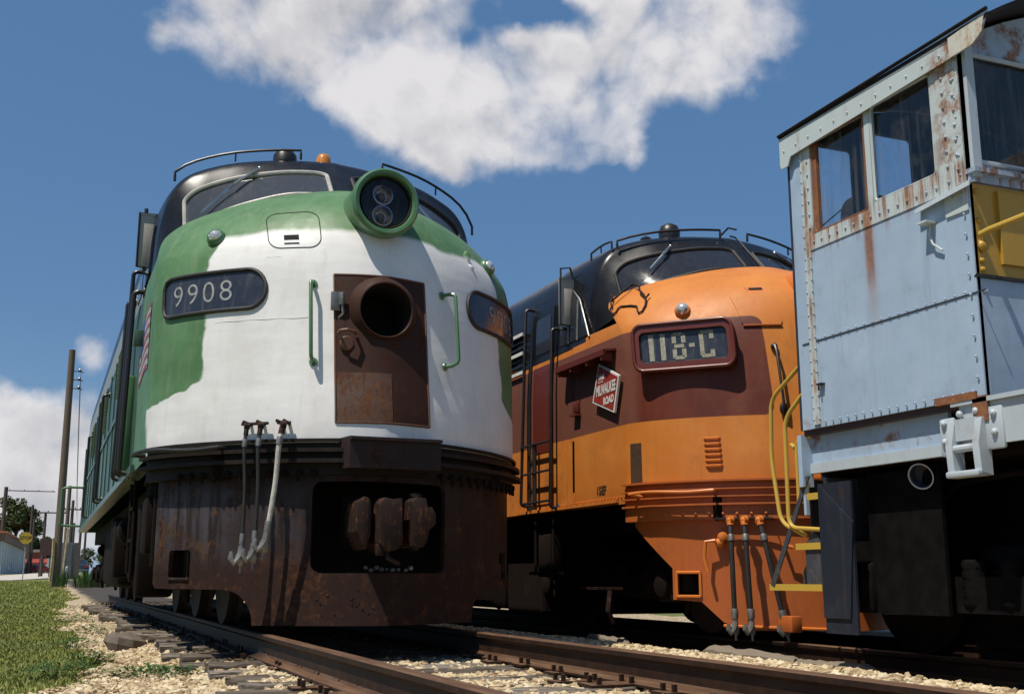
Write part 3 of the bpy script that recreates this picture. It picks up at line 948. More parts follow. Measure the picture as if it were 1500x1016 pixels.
# left flank: cab door, handrails, mirror, flag, louvres
SL = side_map(-1)
mb = MB(); mb.plate([(3.35, 1.5), (4.05, 1.5), (4.05, 3.05), (3.35, 3.05)], [], lambda y, z, o: SL(y, z, .012 + o), .02, [], [2.6, 2.9])
dr = mb.build('cab_door', M['green_side'], L1, 0)
mb = MB(); mb.plate(rrect(3.45, 3.18, 3.95, 3.68, .05), [], lambda y, z, o: SL(y, z, .01 + o), .02, [], [3.3, 3.5])
mb.build('door_window', M['glass'], dr, 0)
mb = MB(); mb.plate(rrect(2.62, 3.16, 3.28, 3.70, .06), [], lambda y, z, o: SL(y, z, .012 + o), .02, [], [3.3, 3.5, 3.6])
mb.build('side_window', M['glass'], L1, 0)
for (y, z0, z1, r, st) in ((3.05, 1.36, 3.12, .026, .10), (3.75, 1.40, 3.5, .022, .09), (4.3, 1.40, 3.3, .022, .09), (8.4, 1.45, 2.9, .02, .09), (9.1, 1.45, 2.9, .02, .09), (13.5, 1.45, 2.9, .02, .09)):
    grab(L1, SL(y, z0, 0), SL(y, z1, 0), (-st, 0, 0), M['rail_black'], r)
mb = MB(); mb.box((-1.70, 3.28, 1.85), (.10, .16, .95), bev=.03); mb.build('step_housing', M['green'], L1)
grab(L1, SL(17.3, 1.45, 0), SL(17.3, 2.25, 0), (-.42, 0, 0), M['green'], .024)
# mirror
mb = MB(); mb.box((-1.625, 3.3, 3.71), (.17, .05, .56), bev=.015)
mr = mb.build('side_mirror', M['mirror_back'], L1)
mb = MB(); lp = [(-1.71, 3.27, 3.43), (-1.54, 3.27, 3.43), (-1.54, 3.27, 3.99), (-1.71, 3.27, 3.99)]
mb.tube(lp, .011, 6, closed=True); mb.tube([(-1.63, 3.3, 3.4), (-1.645, 3.32, 4.05)], .02, 8); mb.tube([(-1.55, 3.3, 3.5), (-1.7, 3.3, 3.5)], .012, 6); mb.tube([(-1.45, 3.3, 3.92), (-1.7, 3.3, 3.92)], .012, 6)
mb.build('mirror_frame', M['rail_black'], mr)
# flag decal
fl = MB(); rd = MB(); bl = MB()
FY0, FY1, FZ0, FZ1 = 1.62, 2.55, 2.12, 2.70
def fmap(y, z, o): return Vector((-1.656 - o + (.0 if z < 2.6 else (z - 2.6) * .05), y, z + .03 * math.sin((y - FY0) * 5)))
for k in range(13):
    z0 = FZ0 + (FZ1 - FZ0) * k / 13; z1 = FZ0 + (FZ1 - FZ0) * (k + 1) / 13
    tgt = rd if k % 2 == 0 else fl
    for j in range(8):
        ya = FY0 + (FY1 - FY0) * j / 8; yb = FY0 + (FY1 - FY0) * (j + 1) / 8
        tgt.add([fmap(ya, z0, .004), fmap(yb, z0, .004), fmap(yb, z1, .004), fmap(ya, z1, .004)], [(0, 1, 2, 3)])
fo = fl.build('flag_decal', M['flag_white'], L1, 0); rd.build('red_stripes', M['flag_red'], fo, 0)
bl.add([fmap(y, z, .007) for y, z in ((FY1 - .38, FZ1 - .31), (FY1, FZ1 - .31), (FY1, FZ1), (FY1 - .38, FZ1))], [(0, 1, 2, 3)]); bl.build('blue_canton', M['flag_blue'], fo, 0)
mb = MB(); mb.box((-1.70, 2.35, 2.52), (.09, .10, .14), bev=.01); mb.build('side_box', M['green_side'], L1)
# panel battens, louvres and roof fans
mb = MB()
for y in frange(4.6, 17.2, 12): mb.box((-1.662, y, 2.2), (.02, .05, 1.7)); mb.box((1.662, y, 2.2), (.02, .05, 1.7))
mb.box((-1.665, 11, 2.25), (.02, 13, .05)); mb.box((-1.62, 11, 3.1), (.03, 13.3, .05)); mb.box((-1.60, 10.9, 3.33), (.02, 13.3, .025)); mb.box((-1.672, 10, 1.36), (.03, 15, .07))
mb.build('battens', M['green_side'], L1, 0)
mb = MB()
for i in range(3):
    for k in range(10):
        mb.box((-1.668, 5.6 + i * 3.6 + .0, 2.5 + k * .055), (.03, .8, .03), Matrix.Rotation(.5, 3, 'Y'))
mb.build('louvre', M['green_side'], L1, 0)
mb = MB()
for y in (7.5, 9.2, 10.9, 12.6, 14.3): mb.lathe([(.55, -.05), (.55, .20), (.48, .24), (0, .24)], (-.25, y, 4.3), (0, 0, 1), 24)
mb.box((-.75, 11, 4.28), (.5, 9.0, .22), bev=.05)
mb.split_build('roof_fan', M['black_dull'], L1, 30)
mb = MB(); mb.tube([(-.9, 6.2, 4.2), (-.92, 6.2, 4.55), (-1.05, 6.2, 4.62)], .02, 6); mb.tube([(-.9, 6.7, 4.2), (-.92, 6.7, 4.55), (-1.05, 6.7, 4.62)], .02, 6); mb.tube([(-.92, 6.2, 4.5), (-.92, 6.7, 4.5)], .02, 6)
mb.build('lifting_lug', M['rail_black'], L1)
# running gear
make_truck(L1, 4.3, 3, 1.9); make_truck(L1, 14.6, 3, 1.9)
mb = MB(); mb.box((-.0, 9.3, .72), (2.9, 3.4, .9), bev=.12); mb.build('fuel_tank', M['under'], L1)
mb = MB()
for (y, z, dy, dz) in ((2.4, .85, .45, .5), (2.95, .65, .25, .85), (6.8, .75, .5, .7), (7.3, .95, .3, .4)): mb.box((-1.38, y, z), (.34, dy, dz), bev=.04)
mb.lathe([(0, 0), (.16, 0), (.19, .04), (.19, .5), (.16, .54), (0, .54)], (-1.36, 5.9, .95), (0, 1, 0), 18)
for y in (2.35, 2.6): mb.lathe([(0, 0), (.09, 0), (.10, .02), (.10, .12), (.13, .14), (.13, .18), (.08, .2), (0, .2)], (-1.42, y, 1.08), (0, 0, 1), 14)
mb.tube([(-1.5, 1.75, 1.3), (-1.5, 1.78, .5), (-1.42, 1.9, .42), (-1.3, 2.6, .42)], .025, 8)
mb.tube([(-1.58, 3.1, 1.3), (-1.58, 3.1, .45), (-1.58, 3.6, .45), (-1.58, 3.6, 1.3)], .022, 8)
mb.tube([(-1.58, 3.1, .75), (-1.58, 3.6, .75)], .02, 6); mb.tube([(-1.58, 3.1, 1.05), (-1.58, 3.6, 1.05)], .02, 6)
mb.split_build('air_equipment', M['under'], L1)
# ================================================================== LOCOMOTIVE 2: orange and maroon cab unit, number 118-C
def orange_maroon(nt, p):
    x, y, z = nt.xyz(p)
    n = nt.noise(p, 2.4, 6, .6)
    og = nt.mix(nt.step(n, .35, .7), (.55, .175, .026), (.61, .215, .038))
    og = nt.mix(nt.math('MULTIPLY', nt.step(z, 2.0, 1.2), .35), og, (.48, .125, .02))
    mr = nt.mix(nt.step(n, .35, .7), (.105, .020, .010), (.14, .030, .015))
    mr = nt.mix(nt.math('MULTIPLY', nt.step(nt.math('ABSOLUTE', x), 1.58, 1.64), .55), mr, (.20, .085, .06))
    ax = nt.math('ABSOLUTE', x)
    # maroon band with rounded inner ends
    ztop = nt.math('SUBTRACT', 3.03, nt.math('MULTIPLY', nt.step(ax, 1.25, 1.60), .055))
    u = nt.math('SUBTRACT', ax, .685); a = nt.math('SUBTRACT', ztop, z); b = nt.math('SUBTRACT', z, 2.035)
    r = .085
    def corner(p_, q_):
        dp = nt.math('MAXIMUM', nt.math('SUBTRACT', r, p_), 0); dq = nt.math('MAXIMUM', nt.math('SUBTRACT', r, q_), 0)
        return nt.math('SUBTRACT', r, nt.math('SQRT', nt.math('ADD', nt.math('MULTIPLY', dp, dp), nt.math('MULTIPLY', dq, dq))))
    e = nt.math('MINIMUM', corner(u, a), corner(u, b))
    e = nt.math('MINIMUM', nt.math('MINIMUM', u, nt.math('MINIMUM', a, b)), e)
    return nt.mix(nt.step(e, -.003, .003), og, mr)
M['nose_or'] = paint('orange and maroon paint', (1, 1, 1), spec=.35, rough=.5, dirt=.30, dirtcol=(.20, .085, .03), streak=.22, bump=.22, colfn=orange_maroon, vary=.05, rust=.05)
M['side_or'] = paint('weathered orange and maroon side paint', (1, 1, 1), spec=.25, rough=.6, dirt=.55, dirtcol=(.10, .045, .02), streak=.75, bump=.2, colfn=orange_maroon, vary=.1, rust=.12)
M['orange'] = paint('orange paint', (.60, .17, .025), rough=.45, dirt=.25, dirtcol=(.25, .08, .02), streak=.2, bump=.1, rust=.08)
M['orange_dark'] = paint('dirty orange pilot paint', (.42, .105, .020), rough=.5, dirt=.45, dirtcol=(.17, .05, .015), streak=.35, bump=.15, rust=.18, rustcols=((.10, .03, .012), (.20, .065, .02), (.36, .12, .03)))
M['maroon'] = paint('maroon paint', (.125, .022, .012), rough=.35, dirt=.2, dirtcol=(.07, .02, .015), streak=.2, bump=.08, coat=.2)
M['stencil'] = plain('pale stencil paint', (.30, .29, .22), .6, 0, .35, 40)
M['stencil_dark'] = plain('dark stencil paint', (.06, .03, .015), .6, 0, .3, 20)
M['herald_red'] = plain('herald red enamel', (.30, .032, .018), .4, 0, .2, 8)
M['herald_white'] = plain('herald white enamel', (.72, .70, .66), .4, 0, .1, 10)

L2 = empty('locomotive', (4.6, 8.45, -.13))
tag(L2, 'orange and maroon rounded-nose diesel locomotive numbered 118-C with a black roof', 'locomotive', 'diesel locomotives on display')
build_nose(L2, M['nose_or'], z0=1.25)
build_cab(L2, M['black'])
nose_side_panels(L2, 15.0, 1.27, (M['side_or'], M['black_dull'], M['black']))
for sg in (-1, 1): pane(L2, sg, .075, .775, M['glass'], M['gasket'], .02)

# raised number boxes on the nose
def board118(sg):
    x0, x1, z0, z1 = .90, 1.585, 2.515, 2.985
    s0, s1 = abs(s_of_x(x0)), abs(s_of_x(x1))
    # stands out from the nose: a flat-faced box whose face spans the chord
    def face(s, z, o):
        u = (s - s0) / (s1 - s0)
        A = smap(sg * s0, 2.75, 0); B = smap(sg * s1, 2.75, 0)
        A.z = B.z = 0
        d = (B - A).normalized(); n = Vector((d.y, -d.x, 0)) * sg
        if n.y > 0: n = -n
        p = A + d * (u * (B - A).length) + n * (.155 + o)
        return Vector((p.x, p.y + .02 + (z - 2.75) * .12, z))
    lo = rrect(s0, z0, s1, z1, .10, 7); li = rrect(s0 + .065, z0 + .075, s1 - .065, z1 - .075, .06, 7)
    f = lambda a, b, o: face(a, b, o)
    mb = MB(); mb.plate(lo, [li], f, .34)
    fr = mb.build('number_board', M['maroon'], L2, 40)
    mb = MB(); mb.tube([f(a, b, .0) for a, b in lo], .02, 8, closed=True)
    mb.build('rounded_edge', M['maroon'], fr, 60)
    mb = MB(); mb.plate(rrect(s0 + .06, z0 + .07, s1 - .06, z1 - .07, .06, 7), [], lambda a, b, o: f(a, b, o - .035), .01)
    g = mb.build('board_glass', M['board_glass'], fr, 0)
    mb = MB(); mb.tube([f(a, b, -.03) for a, b in li], .012, 6, closed=True); mb.build('glass_gasket', M['gasket'], g)
    # stencilled characters, 1 1 8 - C, made of bars (u along the board as read)
    W_ = s1 - s0; cz = (z0 + z1) / 2; hh = .135; t = .034
    bars = []
    def rect(c0, r0, c1, r1): bars.append((c0, r0, c1, r1))
    rect(.105, -hh, .145, hh); rect(.20, -hh, .24, hh)
    def eight(c):
        for (a, b, e, g_) in ((c + .015, hh - t, c + .095, hh), (c + .015, -hh, c + .095, -hh + t), (c + .015, -.018, c + .095, .018), (c, .03, c + t, hh - .015), (c + .11 - t, .03, c + .11, hh - .015), (c, -hh + .015, c + t, -.03), (c + .11 - t, -hh + .015, c + .11, -.03)): rect(a, b, e, g_)
    eight(.295)
    rect(.43, -.02, .475, .018)
    c = .515
    rect(c, -hh + .02, c + t, hh - .02); rect(c + .012, hh - t, c + .115, hh); rect(c + .012, -hh, c + .115, -hh + t); rect(c + .115 - t, hh - .085, c + .115, hh - t); rect(c + .115 - t, -hh + t, c + .115, -hh + .075)
    mb = MB()
    for (a, b, e, g_) in bars:
        q = [(a, b), (e, b), (e, g_), (a, g_)]
        pts = []
        for (uu, zz) in q:
            uu = uu * (W_ / .80) + .02
            s = (s1 - uu) if sg < 0 else (s0 + uu)
            pts.append(f(s, cz + zz, -.0315))
        mb.add(pts, [(0, 1, 2, 3)])
    mb.build('number_118_C', M['stencil'], g, 0)
board118(-1); board118(1)

# headlight drum and lower lamp on the nose centre line
mb = MB(); mb.lathe([(.21, .10), (.225, -.01), (.262, -.03), (.285, .0), (.275, .06), (.268, 1.2)], (0, .20, 3.345), (0, 1, 0), 44)
h2 = mb.build('headlight', M['orange'], L2, 50)
mb = MB(); mb.lathe([(.215, 0), (.2, .1), (0, .12)], (0, .2, 3.345), (0, 1, 0), 32); mb.build('lamp_housing', M['void'], h2)
for q in (.088, -.088):
    mb = MB(); mb.lathe([(.083, .0), (.088, -.012), (.072, .0), (.05, .045), (0, .06)], (0, .27, 3.345 + q), (0, 1, 0), 24); mb.build('sealed_beam', M['reflector'], h2, 40)
mb = MB(); mb.plate([(-.33, 1.6), (.33, 1.6), (.33, 2.72), (-.33, 2.72)], [], lambda x, z, o: nmap(x, z, .008 + o), .02, frange(-.28, .28, 10), frange(1.7, 2.6, 8))
d2 = mb.build('nose_door', M['orange'], L2, 30)
mb = MB(); mb.tube([nmap(-.33, 1.6 + 1.12 * k / 10, .004) for k in range(11)] + [nmap(.33, 2.72 - 1.12 * k / 10, .004) for k in range(11)], .010, 6)
mb.build('door_gap', M['stencil_dark'], d2)
for sg in (-1, 1):
    x, z = sg * 1.24, 3.13
    n = nose_n(x, z) + Vector((0, -.5, 0)); o = nose_pt(x, z)
    mb = MB(); mb.lathe([(.075, -.04), (.082, .012), (.070, .045), (.058, .055)], o, n, 24); cl = mb.build('class_lamp', M['orange'], L2, 40)
    mb = MB(); mb.lathe([(.066, .048), (.055, .075), (.03, .092), (0, .098)], o, n, 20); mb.build('lamp_lens', M['lens'], cl, 50)
    a, b = sorted((sg * .845, sg * .50))
    lp = rrect(a, 2.925, b, 3.30, .05, 5)
    mb = MB(); mb.plate(lp, [], lambda x, z, o: nmap(x, z, .014 + o), .02, frange(a + .04, b - .04, 6), frange(2.95, 3.26, 6)); h = mb.build('sand_hatch', M['nose_or'], L2, 30)
    mb = MB(); mb.tube([nmap(a + .01 + (b - a - .02) * k / 8, 2.925, .014) for k in range(9)], .009, 6); mb.build('hatch_edge', M['orange_dark'], h)
    c = sg * .60
    mb = MB(); mb.plate([(c - .075, 3.30), (c + .075, 3.30), (c + .075, 3.37), (c - .075, 3.37)], [], lambda x, z, o: nmap(x, z, .01 + o), .01); h = mb.build('vent_slot', M['orange'], L2, 0)
    mb = MB(); mb.plate([(c - .055, 3.325), (c + .055, 3.325), (c + .055, 3.352), (c - .055, 3.352)], [], lambda x, z, o: nmap(x, z, .013 + o), .004); mb.build('slot_opening', M['void'], h, 0)
    # nose grab irons with a drooping lower end
    mb = MB(); x = sg * .615
    mb.tube([nmap(x, 2.70, 0), nmap(x, 2.69, .07), nmap(x, 2.62, .10), nmap(x, 2.2, .10), nmap(x, 2.1, .09), nmap(x, 2.05, .02)], .014, 8)
    mb.ball(nmap(x, 2.70, .02), .035); mb.ball(nmap(x, 2.08, .04), .04, (1, 1, 1.6)); mb.build('grab_iron', M['rail_black'], L2)
    # climbing hook on the nose shoulder: a bent bar, its cast shadow laid as a second tube
    A = [(-1.50, 3.20), (-1.44, 3.27), (-1.39, 3.335), (-1.30, 3.40), (-1.19, 3.47), (-1.13, 3.42), (-1.06, 3.33), (-1.03, 3.27), (-1.10, 3.13), (-1.16, 3.12), (-1.24, 3.20), (-1.36, 3.19), (-1.44, 3.12)]
    sp = nmap
    top = [(-1.47, 3.475, .05), (-1.50, 3.43, .05), (-1.54, 3.375, .05), (-1.50, 3.41, .05), (-1.45, 3.455, .05), (-1.36, 3.525, .05), (-1.285, 3.58, .045), (-1.275, 3.57, .05), (-1.31, 3.51, .05), (-1.36, 3.438, .05), (-1.375, 3.38, .045), (-1.385, 3.333, .035), (-1.345, 3.375, .04)]
    bar_shadow = [(-1.385, 3.333, .035), (-1.43, 3.255, .02), (-1.48, 3.185, .014), (-1.505, 3.171, .014), (-1.495, 3.22, .014), (-1.478, 3.265, .014), (-1.50, 3.29, .014), (-1.538, 3.308, .014), (-1.56, 3.29, .014), (-1.585, 3.25, .014), (-1.60, 3.231, .014), (-1.59, 3.28, .02), (-1.565, 3.325, .03), (-1.54, 3.375, .05)]
    mb = MB(); mb.tube([nmap(-sg * a if sg > 0 else a, b, o) for a, b, o in top], .012, 8); mb.tube([nmap(-sg * a if sg > 0 else a, b, o) for a, b, o in bar_shadow], .010, 8)
    mb.build('climbing_bar_and_shadow', M['iron'], L2)
    # louvred vent low on the nose
    mb = MB()
    for k in range(6):
        z = 1.565 + k * .052
        mb.tube([nmap(sg * (1.225 - .012 * j), z, .018 if 0 < j < 9 else .0) for j in range(10)], .011, 6)
    mb.build('louvre', M['orange'], L2)
    mb = MB(); s = sg
    mb.plate([(s * 1.60, 1.43), (s * 1.645, 1.43), (s * 1.645, 1.83), (s * 1.60, 1.83)] if s > 0 else [(-1.645, 1.43), (-1.60, 1.43), (-1.60, 1.83), (-1.645, 1.83)], [], lambda x, z, o: nmap(x, z, .004 + o), .006)
    mb.build('slot_panel', M['stencil_dark'], L2, 0)

# skirt: mouldings and pilot, orange
mb = MB()
def shelf2(z0, z1, out, inn=.05):
    rows = []
    for s in frange(-SMAX - .02, SMAX + .02, 90):
        p, n = plan_pt(s); a = p - n * inn; b = p + n * out
        rows.append([Vector((a.x, a.y, z0)), Vector((b.x, b.y, z0 + .006)), Vector((b.x, b.y, z1 - .006)), Vector((a.x, a.y, z1))])
    vs = [q for r in rows for q in r]; fs = []
    for i in range(len(rows) - 1):
        for k in range(4): fs.append((i * 4 + k, i * 4 + (k + 1) % 4, (i + 1) * 4 + (k + 1) % 4, (i + 1) * 4 + k))
    fs += [(0, 1, 2, 3), tuple(4 * (len(rows) - 1) + k for k in (3, 2, 1, 0))]
    mb.add(vs, fs)
shelf2(1.41, 1.44, .055); shelf2(1.335, 1.36, .05); shelf2(1.265, 1.29, .05); shelf2(1.19, 1.22, .05); shelf2(1.06, 1.40, .012)
an2 = mb.build('anticlimber', M['orange_dark'], L2, 30)
mb = MB()
for i in range(-14, 15):
    s = i * .13
    p, n = plan_pt(s, off=.012); mb.lathe([(.016, 0), (.014, .012), (0, .018)], (p.x, p.y, 1.115), n, 8)
mb.build('bolt_row', M['orange_dark'], an2)
mb = MB(); pts = []
for k in range(12):
    s = -SMAX + .17 + k * .075
    p, n = plan_pt(s, off=.13); pts.append((p.x, p.y, 1.325 + .008 * math.sin(k * .6)))
p0, n0 = plan_pt(-SMAX + .24, off=.02); p1, n1 = plan_pt(-SMAX + .17 + 11 * .075, off=.02)
mb.tube([(p0.x, p0.y, 1.30)] + pts + [(p1.x, p1.y, 1.325)], .016, 8)
mb.build('grab_iron', M['orange'], L2)
def pilot2(s, z, o):
    p, n = plan_pt(s, w=1.60, d=1.45)
    q = p + Vector((0, .05, 0)) + n * o
    return Vector((q.x, q.y, z))
l2 = [(-SMAX + .05, 1.19), (-SMAX + .05, 1.02), (S(-1.475), .62), (S(-1.475), .33), (S(-1.30), .31), (S(-1.16), .13), (S(-.98), .06)]
out2 = l2 + [(-a, b) for a, b in reversed(l2)]
mb = MB(); mb.plate(out2, [rrect(S(-1.45), .36, S(-1.305), .58, .012, 3), rrect(-S(-1.305), .36, -S(-1.45), .58, .012, 3), rrect(S(-.45), .45, S(.45), 1.0, .05, 5)], lambda s, z, o: pilot2(s, z, o), .04, frange(-SMAX + .1, SMAX - .1, 60), [.2, .4, .7, .9])
p2 = mb.build('pilot', M['orange_dark'], L2, 25)
mb = MB()
for q in ([(S(-1.45), .36), (S(-1.305), .36)], [(S(-1.45), .36), (S(-1.45), .58)], [(S(-1.45), .58), (S(-1.305), .58)], [(S(-1.305), .36), (S(-1.305), .58)], [(S(-1.16), .10), (S(-.2), .07)]):
    mb.tube([pilot2(q[0][0] + (q[1][0] - q[0][0]) * k / 8, q[0][1] + (q[1][1] - q[0][1]) * k / 8, .008) for k in range(9)], .014, 6)
mb.build('step_edge', M['orange'], p2)
mb = MB()
mb.tube([pilot2(S(-1.18), 1.06 - .0, .0), pilot2(S(-1.18), 1.065, .10), pilot2(S(-.78), 1.065, .10), pilot2(S(-.78), 1.065, .0)], .012, 6)
mb.build('hose_bracket', M['iron'], L2)
for x, x1, z1, r, mt in ((-1.075, -1.06, .17, .024, M['hose']), (-.98, -.955, .17, .025, M['hose']), (-.875, -.735, .16, .025, M['hose'])):
    p0 = pilot2(S(x), 1.05, .13); p3 = pilot2(S(x1), z1, .20)
    air_hose(L2, [p0, p0.lerp(p3, .25) + Vector((-.02, -.03, 0)), p0.lerp(p3, .6) + Vector((-.02, -.03, 0)), p3], r, mt, fit=M['orange'], fitlen=.05)
mb = MB()
mb.tube([pilot2(S(-1.19), .86, .0), pilot2(S(-1.19), .87, .09), pilot2(S(-1.245), .86, .10), pilot2(S(-1.255), .72, .10), pilot2(S(-1.235), .58, .10)], .017, 8)
mb.ball(pilot2(S(-1.16), .85, .04), .05); mb.lathe([(.03, 0), (.045, .01), (.045, .05), (.02, .06), (0, .06)], pilot2(S(-1.15), .90, .03), (-.3, -1, .1), 12)
mb.tube([pilot2(S(-.70), .82, .02), pilot2(S(-.70), .82, .10), pilot2(S(-.64), .80, .10)], .018, 8)
mb.build('angle_cock', M['orange'], L2)
coupler(L2, -.30, .80, .0)
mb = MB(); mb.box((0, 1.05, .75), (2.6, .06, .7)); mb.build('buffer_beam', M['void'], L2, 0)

# wipers, rails, antenna
wiper(L2, [cab_map(-.46, .80, .05), cab_map(-.52, .62, .06), cab_map(-.60, .40, .05)], M['chrome'])
wiper(L2, [cab_map(.30, .80, .05), cab_map(.42, .6, .06), cab_map(.5, .4, .05)], M['chrome'])
roof_rail(L2, [cab_map(-t, 1.10, .10) for t in frange(.10, .70, 9)], M['rail_black'], .014, .09)
roof_rail(L2, [cab_map(-t, 1.16 + (t - .72) * 3.0, .09) for t in frange(.72, .80, 8)], M['rail_black'], .012, .08)
roof_rail(L2, [cab_map(t, 1.10, .10) for t in frange(.12, .75, 9)], M['rail_black'], .014, .09)
mb = MB(); o = cab_map(-.36, 1.5, -.03)
mb.lathe([(.115, .0), (.125, .10), (.10, .17), (.05, .20), (0, .205)], o, (0, 0, 1), 20); mb.build('bell', M['rail_black'], L2, 50)
mb = MB(); o = cab_map(-.50, 1.5, -.03)
mb.lathe([(.06, .0), (.065, .05), (0, .09)], o, (0, 0, 1), 14); mb.build('roof_vent', M['rail_black'], L2, 50)
mb = MB(); mb.tube([cab_map(.03, v, .03) for v in frange(.06, 1.25, 8)], .012, 6); mb.tube([cab_map(.03, .10, .03), cab_map(.10, .10, .05)], .014, 6); mb.tube([cab_map(-.03, 1.3, .03), cab_map(-.02, 1.15, .12), cab_map(.02, 1.1, .12)], .012, 6)
mb.split_build('horn_pipe', M['rail_black'], L2)

# left flank details
SL2 = side_map(-1)
def flat(parent, name, poly, mat, off=.006, th=.01, cv=()):
    mb = MB(); mb.plate(poly, [], lambda y, z, o: SL2(y, z, off + o), th, [], cv); return mb.build(name, mat, parent, 0)
flat(L2, 'black_surround', [(2.42, 3.06), (4.4, 3.03), (4.4, 3.86), (2.95, 3.86), (2.62, 3.60), (2.50, 3.30)], M['black'], .006, .008, [3.1, 3.2, 3.3, 3.4, 3.5, 3.6, 3.7, 3.8])
w1 = flat(L2, 'side_window', [(2.36, 3.13), (3.10, 3.13), (3.10, 3.72), (2.82, 3.72), (2.60, 3.55)], M['glass'], .012, .01, [3.2, 3.3, 3.4, 3.5, 3.6, 3.65])
mb = MB(); mb.tube([SL2(y, z, .016) for y, z in ((2.33, 3.10), (2.58, 3.57), (2.82, 3.75))], .013, 8); mb.build('bright_strip', M['chrome'], w1)
mb = MB(); mb.tube([SL2(2.62, z, .02) for z in (3.12, 3.3, 3.5, 3.58)], .014, 6); mb.tube([SL2(2.86, z, .02) for z in (3.12, 3.3, 3.5, 3.72)], .014, 6); mb.split_build('window_post', M['steel'], w1)
cd = flat(L2, 'cab_door', [(3.28, 1.36), (3.86, 1.36), (3.86, 3.03), (3.28, 3.03)], M['side_or'], .012, .03, [2.6, 2.9])
flat(cd, 'upper_door', [(3.28, 3.035), (3.86, 3.035), (3.86, 3.66), (3.28, 3.66)], M['black'], .012, .012, [3.1, 3.3, 3.5])
dw = flat(cd, 'door_window', rrect(3.36, 3.14, 3.78, 3.58, .04), M['glass'], .018, .01, [3.2, 3.3, 3.4, 3.5])
flat(cd, 'door_panel', [(3.34, 1.95), (3.80, 1.95), (3.80, 2.98), (3.34, 2.98)], M['maroon'], .017, .01, [2.6, 2.9])
mb = MB()
for y in (3.26, 3.88): mb.tube([SL2(y, z, .03) for z in (1.3, 2.0, 2.6, 3.1, 3.4, 3.66)], .016, 6)
mb.build('door_frame', M['rail_black'], cd)
for y, z0, z1 in ((3.14, 1.3, 3.35), (3.98, 1.36, 3.76)):
    grab(L2, SL2(y, z0, 0), SL2(y, z1, 0), (-.10, 0, 0), M['rail_black'], .019)
mb = MB()
for z in (1.38, 1.72, 2.05): mb.tube([SL2(3.14, z, .10), SL2(3.98, z, .10)], .014, 6)
mb.tube([SL2(3.62, 1.3, .08), SL2(3.62, 2.05, .08)], .03, 8); mb.build('door_step_ladder', M['rail_black'], L2)
mb = MB(); mb.box((-1.55, 3.60, .78), (.16, .34, .48), bev=.02); mb.box((-1.62, 3.55, .58), (.22, .5, .035)); mb.tube([(-1.62, 3.35, 1.25), (-1.62, 3.35, .56)], .018, 6); mb.tube([(-1.62, 3.85, 1.25), (-1.62, 3.85, .56)], .018, 6)
mb.build('entry_step', M['under'], L2)
# black and white louvre band further back
mb = MB()
for k in range(7):
    mb.box((-1.625, 5.6, 3.02 + k * .075), (.05, 3.0, .028), Matrix.Rotation(.4, 3, 'Y'))
mb.build('louvre', M['black'], L2, 0)
mb = MB()
for k in range(3): mb.box((-1.675, 5.4, 3.0 + k * .24), (.02, 2.6, .04))
mb.split_build('white_stripe', M['herald_white'], L2, 0)
# mirror
mb = MB(); mb.box((-1.655, 2.86, 3.60), (.19, .05, .54), bev=.015); mr = mb.build('side_mirror', M['mirror_back'], L2)
mb = MB(); mb.tube([(-1.75, 2.83, 3.33), (-1.56, 2.83, 3.33), (-1.56, 2.83, 3.87), (-1.75, 2.83, 3.87)], .012, 6, closed=True)
mb.tube([(-1.52, 2.9, 3.82), (-1.60, 2.88, 4.02), (-1.72, 2.88, 4.0), (-1.72, 2.87, 3.86)], .012, 6); mb.tube([(-1.6, 2.88, 3.28), (-1.70, 2.87, 3.30)], .018, 6); mb.tube([(-1.62, 2.9, 3.05), (-1.63, 2.89, 3.35)], .016, 6)
mb.build('mirror_frame', M['rail_black'], mr)
# rain bar with its brackets above the herald
mb = MB()
mb.box((-1.725, 2.28, 2.83), (.15, 1.20, .022), Matrix.Rotation(-.15, 3, 'Y')); mb.box((-1.795, 2.28, 2.80), (.018, 1.20, .06))
for y in (1.75, 2.1, 2.5, 2.82): mb.box((-1.73, y, 2.77), (.13, .03, .09))
mb.build('rain_bar', M['maroon'], L2, 0)
mb = MB(); mb.box((-1.67, 2.60, 2.36), (.05, .12, .12), bev=.01); mb.box((-1.68, 2.60, 2.27), (.08, .16, .025)); mb.build('side_box', M['maroon'], L2)
# the herald: a slanted red enamel plate with white border and lettering, held off the side by brackets
Q = [(1.52, 2.535), (1.64, 2.17), (2.13, 2.34), (1.97, 2.73)]         # corners in (y, z): right, bottom, left, top
ctr = (sum(q[0] for q in Q) / 4, sum(q[1] for q in Q) / 4)
def her(y, z, o): return Vector((-1.71 - o, y, z))
mb = MB(); mb.plate(Q, [], her, .025); hb = mb.build('herald_plate', M['herald_white'], L2, 0)
ins = [(ctr[0] + (q[0] - ctr[0]) * .90, ctr[1] + (q[1] - ctr[1]) * .90) for q in Q]
mb = MB(); mb.plate(ins, [], lambda y, z, o: her(y, z, .004 + o), .003); mb.build('red_field', M['herald_red'], hb, 0)
mb = MB()
def lettering(txt, size, y, z, sx=1.0, sy=1.0):
    vs, fs = text_geo(txt, size, .004, .12)
    mb.add([her(y - a * sx, z + b * sy + a * sx * .04, .008) for a, b in vs], fs)
lettering('THE', .072, 1.905, 2.572); lettering('MILWAUKEE', .125, 1.808, 2.440, .63, 1.2); lettering('ROAD', .098, 1.75, 2.315, .85, 1.05)
for k in range(4): mb.add([her(1.865 + k * .028 + dy, 2.522 + dz - k * .001, .008) for dy, dz in ((0, 0), (.02, 0), (.02, .012), (0, .012))], [(0, 1, 2, 3)])
mb.build('herald_lettering', M['herald_white'], hb, 0)
mb = MB()
for y, z in ((1.86, 2.58), (1.80, 2.33)): mb.box((-1.665, y, z), (.06, .04, .04))
